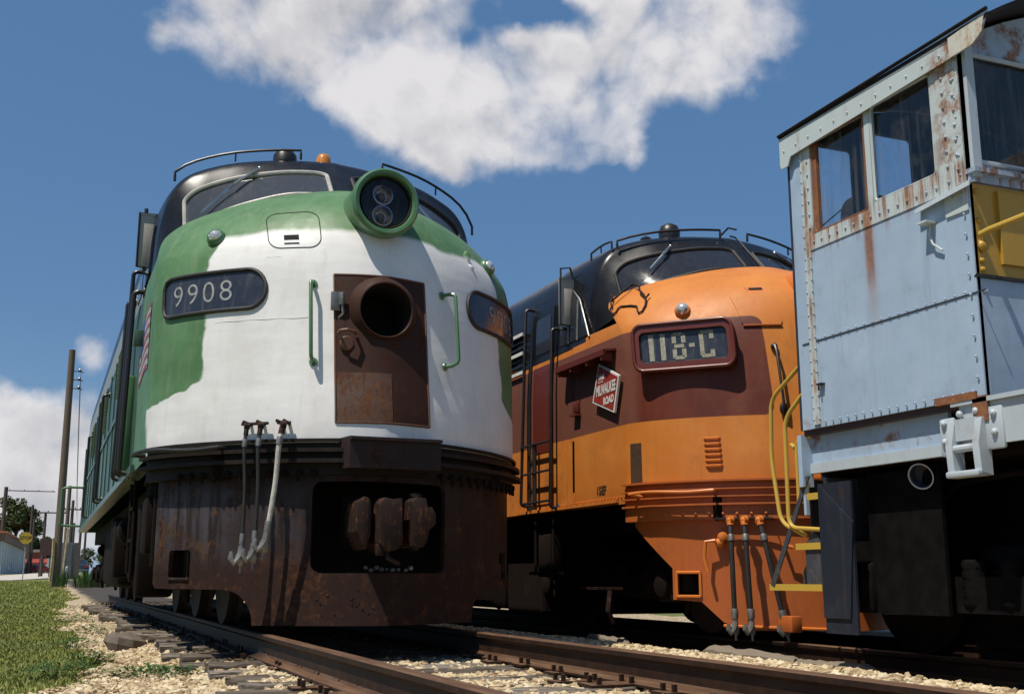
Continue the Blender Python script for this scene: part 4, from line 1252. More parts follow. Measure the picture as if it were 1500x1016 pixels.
mb.split_build('bracket', M['iron'], hb, 0)
vs, fs = text_geo('15EF', .115, .004)
mb = MB(); mb.add([SL2(2.06 - a, 1.415 + b, .005) for a, b in vs], fs); mb.build('class_stencil', M['stencil_dark'], L2, 0)
mb = MB()
for k in range(26): mb.ball((-1.655, 1.55 + k * .075, 1.32), .011, (1, 1, 1), 6, 4)
mb.build('rivet_row', M['side_or'], L2)
mb = MB(); mb.box((-1.66, 3.0, 1.285), (.03, 2.6, .03)); mb.build('sill_lip', M['side_or'], L2, 0)
make_truck(L2, 2.75, 2, 2.74); make_truck(L2, 12.2, 2, 2.74)
mb = MB(); mb.box((0, 7.7, .66), (2.8, 4.6, 1.05), bev=.10); mb.build('fuel_tank', M['under'], L2)  # tank carried down near the rail to block lit ground behind
mb = MB(); mb.box((-.3, 4.75, .64), (2.2, 1.1, 1.1), bev=.05); mb.box((.3, 2.75, .66), (1.2, 3.4, 1.0)); mb.box((0, 12.2, .66), (1.2, 3.6, 1.0)); mb.split_build('sight_blocker', M['under'], L2, 0)  # boxes added under the orange engine to block lit ground beyond
mb = MB()
for k in range(3): mb.box((-1.45, 2.35 + k * .16, .42), (.30, .10, .025))
mb.tube([(-1.55, 2.1, .40), (-1.58, 2.1, .2), (-1.5, 2.15, .08)], .03, 8)
mb.build('truck_step', M['iron'], L2, 0)
mb = MB(); mb.box((-.80, .10, .13), (.11, .2, .14), bev=.01); mb.build('pilot_block', M['orange_dark'], L2)
# ================================================================== LOCOMOTIVE 3: pale blue switcher, cab end
L3 = empty('switcher', (4.6, 6.3, -.15))
tag(L3, 'rusty pale blue switching locomotive with a windowed cab, yellow panel and yellow step handrails', 'locomotive', 'diesel locomotives on display')
def blue_rust(nt, p, rn, st):
    x, y, z = nt.xyz(p)
    # streak that runs down below the window mullion, weak stains along edges
    dy = nt.math('ABSOLUTE', nt.math('SUBTRACT', y, .03)); wob = nt.math('MULTIPLY', nt.math('SUBTRACT', st, .5), .06)
    s1 = nt.math('MULTIPLY', nt.step(nt.math('ADD', dy, wob), .075, .02), nt.math('MULTIPLY', nt.step(z, 2.35, 2.85), nt.step(z, 3.32, 3.16)))
    s1b = nt.math('MULTIPLY', nt.math('MULTIPLY', nt.step(nt.math('ADD', dy, wob), .11, .0), .42), nt.math('MULTIPLY', nt.step(z, 2.1, 2.7), nt.step(z, 3.2, 3.0)))
    # the near corner post
    s2 = nt.math('MULTIPLY', nt.math('MULTIPLY', nt.step(y, -.62, -.80), nt.step(z, 2.95, 3.3)), nt.step(rn, .47, .60))
    # window sills and lower sill edge
    s3 = nt.math('MULTIPLY', nt.math('MULTIPLY', nt.step(z, 3.30, 3.21), nt.step(z, 2.95, 3.17)), nt.step(st, .46, .60))
    s4 = nt.math('MULTIPLY', nt.step(z, 1.80, 1.66), nt.step(rn, .54, .66))
    s5 = nt.math('MULTIPLY', nt.step(y, .60, .70), nt.math('MULTIPLY', nt.step(nt.math('ABSOLUTE', nt.math('SUBTRACT', y, .73)), .03, .006), nt.step(rn, .42, .6)))
    m = nt.math('MAXIMUM', nt.math('MAXIMUM', s1, s1b), nt.math('MAXIMUM', s2, nt.math('MAXIMUM', s3, nt.math('MAXIMUM', s4, s5))))
    return nt.math('MULTIPLY', m, .9)
RC3 = ((.10, .04, .02), (.26, .095, .03), (.42, .22, .09))
M['blue'] = paint('faded pale blue paint', (.325, .425, .545), rough=.5, dirt=.45, dirtcol=(.22, .26, .32), streak=.40, bump=.16, ripple=.7, vary=.12, fade=(.46, .52, .62), rust=.10, rustcols=RC3, extra_rust=blue_rust)
M['blue_frame'] = paint('chalky blue-green trim paint', (.50, .56, .56), rough=.55, dirt=.35, dirtcol=(.30, .26, .20), streak=.3, bump=.15, rust=.16, rustcols=RC3, extra_rust=blue_rust)
M['blue_dark'] = paint('dark dirty blue paint', (.028, .036, .055), spec=.2, rough=.6, dirt=.6, dirtcol=(.05, .035, .028), streak=.5, rust=.32, rustcols=((.03, .015, .01), (.08, .03, .015), (.16, .07, .03)))
M['yellow'] = paint('ochre yellow panel paint', (.44, .25, .03), rough=.4, dirt=.25, dirtcol=(.30, .17, .03), streak=.25, bump=.12)
M['rail_yellow'] = paint('yellow handrail paint', (.52, .34, .055), rough=.4, dirt=.3, dirtcol=(.35, .20, .04), streak=.1, bump=.06)
M['cream'] = paint('cream and rust paint', (.44, .50, .54), rough=.5, dirt=.35, dirtcol=(.32, .24, .16), streak=.3, rust=.30, rustcols=RC3, bump=.12)
M['cab_inside'] = paint('dark maroon cab interior', (.05, .028, .03), rough=.7, dirt=.4, dirtcol=(.09, .06, .05), streak=.3, bump=.05)
M['win_glass'] = glass_clear('dusty cab window glass', (.98, .985, .99), .17)
M['win_dark'] = glass_clear('dark tinted cab window glass', (.92, .94, .96), .15)
M['rust_edge'] = paint('rusted window edge', (.20, .09, .05), rough=.6, rust=.8, scale=4, rustcols=RC3)
M['seat'] = plain('dark blue seat vinyl', (.015, .018, .035), .6)
X3 = -1.55; YN = -.95; YF = .925            # cab: left plane, near end, far end (local)
ZF = 1.675; ZT = 4.06
left = lambda y, z, o: Vector((X3 - o, y, z))
WIN = [rrect(-.0 + .02, 3.20, .64, 3.945, .03, 3), rrect(-.68, 3.235, -.065, 3.965, .03, 3)]
mb = MB(); mb.plate([(YN, ZF), (YF, ZF), (YF, 4.08), (YN, 4.08)], WIN, left, .035)
side = mb.build('cab_side', M['blue'], L3, 0)
# trim belt round the windows and riveted straps
mb = MB()
belt = [(YN + .22, 3.09), (.70, 3.09), (.70, 4.0), (YN + .22, 4.0)]
mb.plate([(-.74, 3.07), (.72, 3.07), (.72, 3.99), (-.74, 3.99)], [[(.0, 3.19), (.655, 3.19), (.655, 3.95), (.0, 3.95)], [(-.69, 3.225), (-.055, 3.225), (-.055, 3.97), (-.69, 3.97)]], lambda y, z, o: left(y, z, .008 + o), .008)
tr = mb.build('window_trim', M['blue_frame'], side, 0)
mb = MB(); mb.box((X3 - .006, YN + .105, 3.45), (.012, .20, 1.1)); mb.box((X3 - .006, .735, 2.85), (.012, .075, 2.3)); mb.split_build('strap', M['blue_frame'], side, 0)
mb = MB()
def riv(y, z, r=.0095): mb.ball((X3 - .012, y, z), r, (.9, 1, 1), 6, 4)
for k in range(26): riv(.765, 1.74 + k * .091); riv(.70, 1.74 + k * .091) if k < 15 else None
for k in range(17): riv(YN + .045, 1.80 + k * .135)
for k in range(18): riv(-.86 + k * .088, 1.715)
for k in range(18): riv(-.86 + k * .09, 2.36 - .0)
for k in range(10): riv(YN + .06, 2.98 + k * .105, .014); riv(YN + .15, 3.03 + k * .105, .014)
for k in range(15): riv(-.68 + k * .095, 3.13, .011); riv(-.68 + k * .095, 3.995, .011)
for k in range(7): riv(.69, 3.25 + k * .11, .010)
mb.build('rivets', M['blue'], side)
mb = MB(); mb.box((X3 - .003, -.08, 2.345), (.006, 1.9, .008)); mb.build('sheet_seam', M['blue_dark'], side, 0)
mb = MB(); mb.box((X3 - .003, .735, 2.4), (.008, .010, 1.4)); mb.build('post_seam', M['rust_edge'], side, 0)
for wi, (lp, gm) in enumerate(((WIN[0], 'win_glass'), (WIN[1], 'win_dark'))):
    mb = MB(); mb.plate(lp, [], lambda y, z, o: left(y, z, -.03 + o), .006); g = mb.build('window_pane', M[gm], side, 0)
    mb = MB(); mb.tube([left(y, z, -.004) for y, z in lp], .011, 6, closed=True)
    ys = [q[0] for q in lp]; zs = [q[1] for q in lp]
    if wi == 0: mb.box((X3 + .02, max(ys) - .03, (min(zs) + max(zs)) / 2), (.03, .04, max(zs) - min(zs) - .03))
    mb.build('window_frame', M['rust_edge'] if wi == 0 else M['blue_frame'], g)
# gutter over the door edge, hook with bar
mb = MB(); mb.prism([(0, 0), (-.05, -.01), (-.055, -.045), (-.047, -.045), (-.04, -.02), (0, -.012)], ((X3, YN - .06, 3.085), (1, 0, 0), (0, 0, 1), (0, 1, -.09)), 0, .50); mb.build('drip_gutter', M['cream'], side, 0)
mb = MB(); mb.box((X3 - .045, -.60, 2.905), (.09, .085, .014)); mb.tube([(X3 - .01, -.60, 2.90), (X3 - .035, -.605, 2.82), (X3 - .03, -.63, 2.75), (X3 - .02, -.70, 2.69)], .008, 6); mb.build('hook', M['blue_frame'], side)
mb = MB(); mb.box((X3 - .02, .655, 2.0), (.04, .06, .012)); mb.tube([(X3 - .035, .66, 2.0), (X3 - .035, .66, 1.95)], .008, 6); mb.build('latch', M['gasket'], side)
# far wall, near wall, right wall, floor, arched roof
def wall_fn(yy): return lambda x, z, o: Vector((x, yy - o, z))
arch = lambda x: 4.08 + .46 * (1 - (x / 1.55) ** 2)
top = [(x, arch(x)) for x in frange(1.55, -1.55, 14)]
mb = MB(); mb.plate([(-1.55 + .0, ZF), (1.55, ZF)] + top, [rrect(-1.36, 3.30, -.91, 4.07, .03, 3), rrect(-.66, 3.72, -.26, 4.27, .03, 3), rrect(.45, 3.7, 1.0, 4.17, .03, 3)], wall_fn(YF), .03, frange(-1.4, 1.4, 10))
fw = mb.build('far_wall', M['blue_dark'], L3, 0)
mb = MB()
for lp in (rrect(-1.36, 3.30, -.91, 4.07, .03, 3), rrect(-.66, 3.72, -.26, 4.27, .03, 3), rrect(.45, 3.7, 1.0, 4.17, .03, 3)): mb.plate(lp, [], lambda x, z, o: Vector((x, YF + .015 - o, z)), .006)
mb.split_build('rear_window', M['win_glass'], fw, 0)
nw = [rrect(-1.462, 3.24, -.781, 4.0, .02, 3), rrect(.77, 3.24, 1.47, 4.0, .02, 3)]
mb = MB()
for (xa, xb, za, zb) in ((-1.55, 1.55, 3.10, 3.242), (-1.55, -1.46, 3.242, 4.0), (-.783, .772, 3.242, 4.0), (1.468, 1.55, 3.242, 4.0)): mb.box(((xa + xb) / 2, YN + .015, (za + zb) / 2), (xb - xa, .03, zb - za))
mb.prism([(1.55, 4.0), (-1.55, 4.0)] + [(x, z) for x, z in reversed(top)], ((0, YN, 0), (1, 0, 0), (0, 0, 1), (0, 1, 0)), .0, .03)
front = mb.build('front_wall', M['blue'], L3, 0)
mb = MB()
for lp in nw: mb.plate([(a, min(b, 3.999)) for a, b in lp], [], lambda x, z, o: Vector((x, YN + .012 - o, z)), .006)
g = mb.split_build('front_window', M['win_dark'], front, 0)
mb = MB()
for lp in nw: mb.tube([(x, YN - .01, z) for x, z in lp], .016, 6, closed=True)
mb.split_build('front_window_frame', M['cream'], g)
mb = MB(); mb.box((0, YN - .03, 3.155), (3.12, .10, .03)); mb.box((0, YN - .012, 3.12), (3.1, .02, .06)); mb.split_build('window_ledge', M['blue'], front, 0)
mb = MB(); mb.box((-1.50, YN - .035, 3.62), (.07, .03, 1.0)); mb.build('corner_post', M['cream'], front, 0)
mb = MB(); mb.box((0, YN + .015, 2.775), (3.08, .03, .62)); yp = mb.build('yellow_panel', M['yellow'], L3, 0)
mb = MB()
mb.box((.05, YN - .012, 2.80), (2.75, .025, .50)); mb.build('raised_sheet', M['yellow'], yp, 0)
mb = MB()
for z in (3.03, 2.83, 2.68, 2.56, 2.50): mb.ball((-1.49, YN - .005, z), .02, (1, 1, 1), 8, 5)
mb.ball((-1.485, YN - .02, 2.655), .04, (1, .7, 1), 10, 6); mb.build('bolts', M['yellow'], yp)
mb = MB(); mb.box((0, YN + .015, 2.065), (3.08, .03, .78)); lw = mb.build('lower_panel', M['blue'], L3, 0)
mb = MB(); mb.box((0, YN - .006, 2.462), (3.1, .015, .012)); mb.box((0, YN - .002, 2.452), (3.1, .03, .016)); mb.build('panel_gap', M['gasket'], lw, 0)
mb = MB()
for x in (-1.48, -1.10, -.72): mb.ball((x, YN - .002, 2.36), .016, (1, 1, 1), 6, 4)
mb.build('panel_bolts', M['cream'], lw)
mb = MB(); mb.plate([(YN, ZF), (YF, ZF), (YF, 4.02), (YN, 4.02)], [rrect(.02, 3.20, .64, 3.945, .03, 3), rrect(-.68, 3.235, -.065, 3.965, .03, 3)], lambda y, z, o: Vector((1.55 + o, y, z)), .03)
rs = mb.build('cab_side', M['blue'], L3, 0)
mb = MB()
for lp in WIN: mb.plate(lp, [], lambda y, z, o: Vector((1.53 + o, y, z)), .006)
mb.build('window_pane', M['win_glass'], rs, 0)
mb = MB(); mb.box((0, 0, ZF - .02), (3.06, 1.88, .05)); mb.build('cab_floor', M['cab_inside'], L3, 0)
mb = MB(); mb.box((X3 + .045, -.0, 2.43), (.012, 1.86, 1.44)); mb.box((0, YN + .05, 2.4), (3.0, .012, 1.4)); mb.box((0, YF - .045, 2.4), (3.0, .012, 1.5)); mb.split_build('cab_lining', M['cab_inside'], L3, 0)
# roof
RY0, RY1 = -1.28, .985
def roof_fn(th):
    def f(u, v):
        x = -1.60 + 3.20 * u
        return Vector((x, RY0 + (RY1 - RY0) * v, 4.09 + .47 * (1 - (x / 1.6) ** 2) + th))
    return f
mb = MB(); mb.grid(roof_fn(.03), 24, 6); mb.grid(roof_fn(.0), 24, 6)
for v in (0, 1): mb.grid(lambda u, t, v=v: roof_fn(.03 * t)(u, v), 24, 1)
for u in (0, 1): mb.grid(lambda v, t, u=u: roof_fn(.03 * t)(u, v), 6, 1)
rf = mb.build('roof', M['black_dull'], L3, 40)
mb = MB(); mb.grid(lambda u, v: roof_fn(-.012)(u, .16 + .80 * v), 24, 4); mb.build('ceiling', M['cab_inside'], rf, 40)
mb = MB()
fas = [(RY1, 3.86), (RY1 - .02, 3.83), (RY1 - .10, 3.83), (RY1 - .14, 3.90), (YN - .0, 3.96), (YN - .18, 3.97), (YN - .27, 4.02), (RY0 + .02, 4.12), (RY0, 4.135), (RY1, 4.10)]
mb.prism(fas, ((X3 - .035, 0, 0), (0, 1, 0), (0, 0, 1), (1, 0, 0)), -.012, .0)
fa = mb.build('roof_fascia', M['blue_frame'], rf, 0)
mb = MB(); mb.prism([(YN + .02, 3.958), (YN - .18, 3.966), (YN - .27, 4.015), (RY0 + .03, 4.115), (RY0 + .01, 4.128), (YN + .02, 4.10)], ((X3 - .0485, 0, 0), (0, 1, 0), (0, 0, 1), (1, 0, 0)), -.004, .0)
mb.build('rusty_visor_end', paint('rust stained cream paint', (.58, .56, .48), rough=.5, rust=.55, dirt=.4, dirtcol=(.35, .24, .14), rustcols=((.20, .09, .03), (.38, .19, .07), (.50, .32, .15)), scale=1.6, bump=.1), fa, 0)
mb = MB()
for k in range(12): mb.ball((X3 - .05, RY1 - .06 - k * .16, 3.97 + k * .004), .009, (1, 1, 1), 6, 4)
mb.build('fascia_rivets', M['blue_frame'], fa)
mb = MB(); mb.tube([(X3 - .055, RY0, 4.15), (X3 - .055, RY1, 4.115)], .014, 8); mb.build('roof_edge', M['black_dull'], rf)
# seat and pipe inside the cab
mb = MB(); mb.box((-1.16, .55, 2.05), (.5, .5, .10), bev=.03); mb.plate(rrect(-1.34, 2.15, -.92, 3.52, .16, 6), [], lambda x, z, o: Vector((x, .62 - o - .1 * (z - 2.2), z)), .08); mb.tube([(-1.16, .55, ZF), (-1.16, .55, 2.02)], .05, 8)
mb.build('seat', M['seat'], L3)
mb = MB(); mb.tube([(-1.46, .80, 3.24), (-1.14, .80, 3.50)], .006, 6); mb.build('window_rod', M['gasket'], L3)
mb = MB(); mb.box((.6, -.4, 2.5), (.8, .7, 1.5), bev=.04); mb.build('control_stand', M['cab_inside'], L3)
# frame, sill with bracket, deck
mb = MB(); mb.box((0, -2.9, 1.49), (2.72, 7.75, .30)); mb.build('frame', M['under'], L3, 0)
mb = MB(); mb.box((X3 + .095, .21, 1.51), (.03, 1.48, .30)); mb.build('sill', M['blue'], L3, 0)
mb = MB(); mb.box((X3 + .078, .21, 1.38), (.045, 1.48, .075)); mb.build('sill_lip', M['cream'], L3, 0)
mb = MB(); mb.box((X3 + .03, -4.0, 1.52), (.03, 6.6, .30)); mb.box((X3 + .02, -4.0, 1.655), (.06, 6.7, .03)); mb.split_build('walkway_sill', M['cream'], L3, 0)
mb = MB(); mb.box((-1.18, -3.95, 1.655), (.72, 6.0, .03)); mb.build('walkway', M['blue_dark'], L3, 0)
mb = MB(); mb.box((X3 + .03, -.70, 1.69), (.09, .36, .05)); mb.box((X3 + .02, -.90, 1.60), (.06, .12, .16)); mb.split_build('rusted_joint', M['rust_edge'], L3, 0)
mb = MB()
for y in (-.67, -.90):
    mb.prism([(0, 1.56), (-.06, 1.54), (-.10, 1.38), (-.09, 1.20), (0, 1.18)], ((X3 + .03, y, 0), (1, 0, 0), (0, 0, 1), (0, 1, 0)), -.028, .028)
mb.box((X3 + .015, -.59, 1.45), (.03, .13, .25), bev=.02); mb.box((X3 + .015, -.99, 1.47), (.03, .15, .27), bev=.02)
mb.box((X3 - .01, -.785, 1.48), (.04, .20, .14)); mb.box((X3 - .04, -.785, 1.195), (.10, .28, .04), bev=.01); mb.tube([(X3 - .04, -.66, 1.36), (X3 - .04, -.91, 1.36)], .025, 10)
jb = mb.build('jacking_bracket', M['cream'], L3, 30)
mb = MB()
for y, z in ((-.575, 1.54), (-.575, 1.42), (-.72, 1.585), (-.86, 1.59), (-1.0, 1.56), (-1.0, 1.44)): mb.lathe([(.024, 0), (.023, .015), (.010, .026), (0, .026)], (X3 - .0, y, z), (-1, 0, 0), 8)
mb.build('bolt_heads', M['cream'], jb, 30)
mb = MB(); o = (X3 + .20, -.14, 1.255); ax = (-.85, -.35, -.30)
mb.lathe([(.07, -.18), (.075, .0), (.088, .05), (.092, .055), (.080, .05), (.068, .0), (.0, -.02)], o, ax, 20); mb.lathe([(.0, -.2), (.05, -.2), (.07, -.17)], o, ax, 20)
lp_ = mb.build('side_lamp', M['blue_dark'], L3, 40)
mb = MB(); mb.lathe([(.084, .053), (.092, .062), (.084, .064)], o, ax, 24); mb.build('lamp_rim', M['cream'], lp_, 40)
# hood beyond the picture edge, handrail along the walkway
mb = MB(); mb.box((0, YN - 2.95, 2.62), (1.55, 5.7, 1.85), bev=.10); hd = mb.build('hood', M['blue'], L3)
for k in range(5):
    for q in (-.782, .782):
        mb = MB(); mb.box((q, YN - .7 - k * 1.08, 2.55), (.02, .95, 1.4), bev=.008); mb.build('hood_door', M['blue'], hd)
mb = MB(); mb.tube([(-1.50, YN - .02, 2.73), (-1.50, YN - .10, 2.74), (-1.48, YN - .6, 2.76), (-1.46, YN - 5.2, 2.78), (-1.46, YN - 5.6, 2.5), (-1.46, YN - 5.6, 1.68)], .022, 10)
for k in range(3): mb.tube([(-1.47, YN - 1.6 - k * 1.5, 1.66), (-1.47, YN - 1.6 - k * 1.5, 2.77)], .018, 8)
mb.build('walkway_handrail', M['rail_yellow'], L3)
mb = MB(); mb.tube([(-1.5, YN - .9, 4.2), (-1.5, YN - .9, 4.1)], .01); 
# steps with yellow treads and handrails at the far corner
def step_side(yA, yB):
    mb.prism(yA, ((X3 + .0, 0, 0), (0, 1, 0), (0, 0, 1), (1, 0, 0)), .0, .012)
mb = MB()
mb.prism([(.74, .5), (1.48, .5), (1.47, .60), (1.40, .70), (1.28, .765), (1.14, .79), (.93, 1.30), (.74, 1.30)], ((X3 + .34, 0, 0), (0, 1, 0), (0, 0, 1), (1, 0, 0)), .0, .012)
mb.prism([(.80, .48), (.80, .78), (.84, .87), (.92, .88), (1.0, .80), (1.0, .48)], ((X3 + .02, 0, 0), (0, 1, 0), (0, 0, 1), (1, 0, 0)), .0, .012)
mb.prism([(.0, 1.30), (.55, 1.30), (.6, .48), (.0, .48)], ((X3 + .06, .78, 0), (1, 0, 0), (0, 0, 1), (0, 1, 0)), -.006, .006)
mb.prism([(.88, 1.32), (.93, 1.32), (1.45, .50), (1.40, .48)], ((X3 + .0, 0, 0), (0, 1, 0), (0, 0, 1), (1, 0, 0)), .0, .012)
mb.prism([(.0, 1.30), (.3, 1.30), (.55, .50), (.0, .50)], ((X3 + .10, 1.02, 0), (1, 0, 0), (0, 0, 1), (0, 1, 0)), -.006, .006)
st = mb.build('step_frame', paint('scuffed dark blue step plate', (.05, .055, .065), spec=.3, rough=.5, dirt=.6, dirtcol=(.16, .15, .14), streak=.5, rust=.4, scale=2.5, rustcols=((.03, .014, .009), (.09, .035, .016), (.17, .075, .03))), L3, 0)
for (y0, y1, z, dx) in ((.72, .93, 1.175, .18), (.74, 1.10, .80, .24), (.80, 1.47, .49, .30)):
    mb = MB(); mb.box((X3 + .02 + dx / 2, (y0 + y1) / 2, z), (dx, y1 - y0, .022)); mb.box((X3 + .012, (y0 + y1) / 2, z - .012), (.016, y1 - y0, .05)); mb.build('tread', M['rail_yellow'], st, 0)
mb = MB(); mb.box((X3 + .02, .60, .70), (.02, .36, 1.10)); mb.prism([(.40, .95), (.78, 1.25), (.78, .26), (.48, .26)], ((X3 - .005, 0, 0), (0, 1, 0), (0, 0, 1), (1, 0, 0)), .0, .012)
mb.split_build('corner_plate', paint('dirty corner plate', (.018, .022, .033), spec=.2, rough=.6, dirt=.5, dirtcol=(.05, .055, .06), streak=.6, rust=.3, rustcols=((.02, .010, .007), (.05, .02, .011), (.10, .045, .022))), L3, 0)
mb = MB(); mb.box((X3 + .22, .10, .80), (.03, .75, 1.0)); mb.build('equipment_door', M['shade_black'], L3, 0)
mb = MB(); mb.box((0, -2.2, .72), (1.35, 6.3, 1.26)); mb.box((-.9, -2.9, .95), (.7, 1.6, .7), bev=.05); mb.box((.9, -.8, .72), (.5, 5.5, 1.2)); mb.split_build('sky_blocker', M['shade_black'], L3, 0)  # boxes added under the blue engine to block sky and ground behind
def rail(pts, r=.017):
    P = []
    pts = [Vector(p) for p in pts]
    P.append(pts[0])
    for i in range(1, len(pts) - 1):
        a, b, c = pts[i - 1], pts[i], pts[i + 1]
        r0 = min(.10, (a - b).length * .45, (c - b).length * .45)
        p0 = b + (a - b).normalized() * r0; p1 = b + (c - b).normalized() * r0
        for k in range(6):
            t = k / 5
            P.append(p0 * (1 - t) ** 2 + b * 2 * t * (1 - t) + p1 * t * t)
    P.append(pts[-1])
    mb = MB(); mb.tube(P, r, 10); return mb.build('step_handrail', M['rail_yellow'], L3)
rail([(X3 + .04, .90, 2.24), (X3 + .0, 1.33, 1.98), (X3 + .0, 1.36, 1.5), (X3 - .0, 1.27, .98), (X3 + .03, 1.0, .87)])
rail([(X3 + .02, .90, 1.99), (X3 - .02, 1.13, 1.79), (X3 - .02, 1.14, .935), (X3 + .02, .74, .905)])
rail([(X3 + .05, .90, 1.63), (X3 + .03, 1.06, 1.62), (X3 + .02, 1.05, 1.10)], .016)
rail([(X3 + .10, 1.22, 1.60), (X3 + .06, .98, 1.47)], .018)
mb = MB(); mb.box((X3 + .03, .955, 1.44), (.10, .05, .40)); mb.box((X3 + .02, .955, 1.15), (.03, .03, .25)); mb.split_build('end_post', M['blue'], L3, 0)
mb = MB(); mb.box((0, 1.02, 1.42), (2.6, .08, .5)); mb.build('end_beam', M['blue_dark'], L3, 0)
coupler_y = Matrix.Rotation(math.pi, 3, 'Z')
mb = MB(); mb.box((0, 1.35, .82), (.3, .6, .28), bev=.05); mb.box((.06, 1.70, .82), (.42, .26, .30), bev=.07); mb.build('coupler', M['iron'], L3)
# truck near the cab
make_truck(L3, -.55, 2, 2.3, half=1.18, mat=M['shade_black'], wmat=M['shade_black']); make_truck(L3, -5.2, 2, 2.3, half=1.18, mat=M['shade_black'], wmat=M['shade_black'])
mb = MB(); mb.box((-1.05, .32, .52), (.26, .50, .46), bev=.06); mb.box((-1.17, .32, .34), (.12, .5, .10), bev=.03); mb.build('journal_box', plain('oiled black iron', (.012, .013, .018), .3, 0, .4, 14), L3)
mb = MB()
for k in range(0): mb.tube([(-1.15 + random.uniform(-.1, .1), -.9 + k * .1, 1.3), (-1.1, -.9 + k * .1 + random.uniform(-.2, .2), .9)], .02, 6)
mb.tube([(-1.1, -1.2, 1.25), (-1.1, -.2, 1.2), (-1.1, .1, 1.0)], .02, 6); mb.build('brake_pipe', M['under'], L3)
# ================================================================== ground, tracks, ballast, grass
def smooth(t): t = np.clip(t, 0, 1); return t * t * (3 - 2 * t)
def gh(x, y):
    """height of the bare ground"""
    x = np.asarray(x, float); y = np.asarray(y, float)
    h = np.full(np.broadcast(x, y).shape, -.34)
    bed = smooth((x + 1.72) / .80) * (1 - smooth((x - 2.55) / .95))
    h = h + bed * .110
    h = h - .045 * smooth((x - 2.6) / .9)
    h = h + .012 * np.sin(x * 1.7 + y * .6) * np.sin(y * 1.1) * (1 - .5 * bed)
    dist = np.maximum(0, y - 27)
    return h + np.minimum(.0088 * dist, 1.3)
xs = np.concatenate([-np.geomspace(3000, 7, 40), np.linspace(-6.5, 12, 110), np.geomspace(12.6, 3000, 34)])
ys = np.concatenate([-np.geomspace(400, 4, 10), np.linspace(-3, 30, 150), np.geomspace(31, 6000, 50)])
XX, YY = np.meshgrid(xs, ys)
ZZ = gh(XX, YY)
def sheet(name, XX, YY, ZZ, mat):
    nv, nu = XX.shape
    vs = np.stack([XX, YY, ZZ], -1).reshape(-1, 3)
    idx = np.arange(nv * nu).reshape(nv, nu)
    fs = np.stack([idx[:-1, :-1], idx[:-1, 1:], idx[1:, 1:], idx[1:, :-1]], -1).reshape(-1, 4)
    me = bpy.data.meshes.new(name); me.from_pydata(vs.tolist(), [], fs.tolist()); me.shade_smooth()
    return tag(link_mesh(name, me, mat), kind='structure')
def grass_ground():
    m, nt, b = new_mat('lawn soil')
    p = nt.coord()
    a = nt.noise(p, .5, 5, .6); c = nt.noise(p, 30, 6, .7)
    g = nt.mix(nt.step(a, .35, .7), (.12, .15, .032), (.19, .19, .055))
    g = nt.mix(nt.math('MULTIPLY', nt.step(c, .4, .7), .55), g, (.035, .055, .014))
    nt.put(b.inputs['Base Color'], g); b.inputs['Roughness'].default_value = .95
    nt.put(b.inputs['Normal'], nt.bump(c, .8, .05))
    return m
sheet('ground', XX, YY, ZZ, grass_ground())
def edge_x(y): return -1.93 + .10 * np.sin(y * 1.3 + .4) + .07 * np.sin(y * 3.1) + .22 * smooth((y - 24) / 8) + .13 * np.exp(-((y - 12) / 1.3) ** 2) - .32 * smooth((9.3 - y) / 2.2)
def bed_shade(nt, p, c):
    """shade under the standing engines, darkened into the colour of the track bed"""
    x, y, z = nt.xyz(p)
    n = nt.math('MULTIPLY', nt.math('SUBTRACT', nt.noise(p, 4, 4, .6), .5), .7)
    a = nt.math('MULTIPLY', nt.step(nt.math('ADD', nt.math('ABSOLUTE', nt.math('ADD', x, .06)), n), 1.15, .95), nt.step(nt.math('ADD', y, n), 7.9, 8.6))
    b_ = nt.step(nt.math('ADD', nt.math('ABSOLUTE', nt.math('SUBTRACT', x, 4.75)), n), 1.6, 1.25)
    return nt.mix(nt.math('MULTIPLY', nt.math('MAXIMUM', a, b_), .93), c, (.018, .012, .008))  # engine shade mixed into the bed colour
def ballast_mat(name, k=1.0):
    m, nt, b = new_mat(name)
    p = nt.coord()
    v = nt.voronoi(p, 30, 'F1', 'Distance'); cn = nt.n('ShaderNodeTexVoronoi'); nt.put(cn.inputs['Vector'], p); cn.inputs['Scale'].default_value = 30
    sep = nt.xyz(cn.outputs['Color'])
    c = nt.ramp(sep[0], [(.0, (.22 * k, .155 * k, .09 * k)), (.35, (.42 * k, .32 * k, .185 * k)), (.7, (.54 * k, .43 * k, .27 * k)), (1.0, (.64 * k, .55 * k, .39 * k))])
    big = nt.noise(p, .9, 5, .6)
    c = nt.mix(nt.math('MULTIPLY', nt.step(big, .45, .75), .4), c, (.26, .19, .12))
    c = nt.mix(nt.math('MULTIPLY', nt.step(v, .35, .65), .6), c, (.14, .095, .055))
    c = bed_shade(nt, p, c)
    nt.put(b.inputs['Base Color'], c); b.inputs['Roughness'].default_value = .9
    nt.put(b.inputs['Normal'], nt.bump(v, -1.0, .03))
    return m
BX = np.linspace(0, 1, 150); BY = np.concatenate([np.linspace(-3, 30, 170), np.linspace(31, 75, 20)])
GX = np.zeros((len(BY), len(BX))); GY = np.zeros_like(GX)
for j, y in enumerate(BY):
    e = float(edge_x(np.array(y))) - .03
    GX[j] = e + (9.5 - e) * BX; GY[j] = y
GZ = gh(GX, GY) + .022 + .012 * np.sin(GX * 9 + GY * 3) * np.sin(GY * 7 - GX * 2)
GZ[:, 0] -= .06
sheet('gravel', GX, GY, GZ, ballast_mat('limestone gravel'))

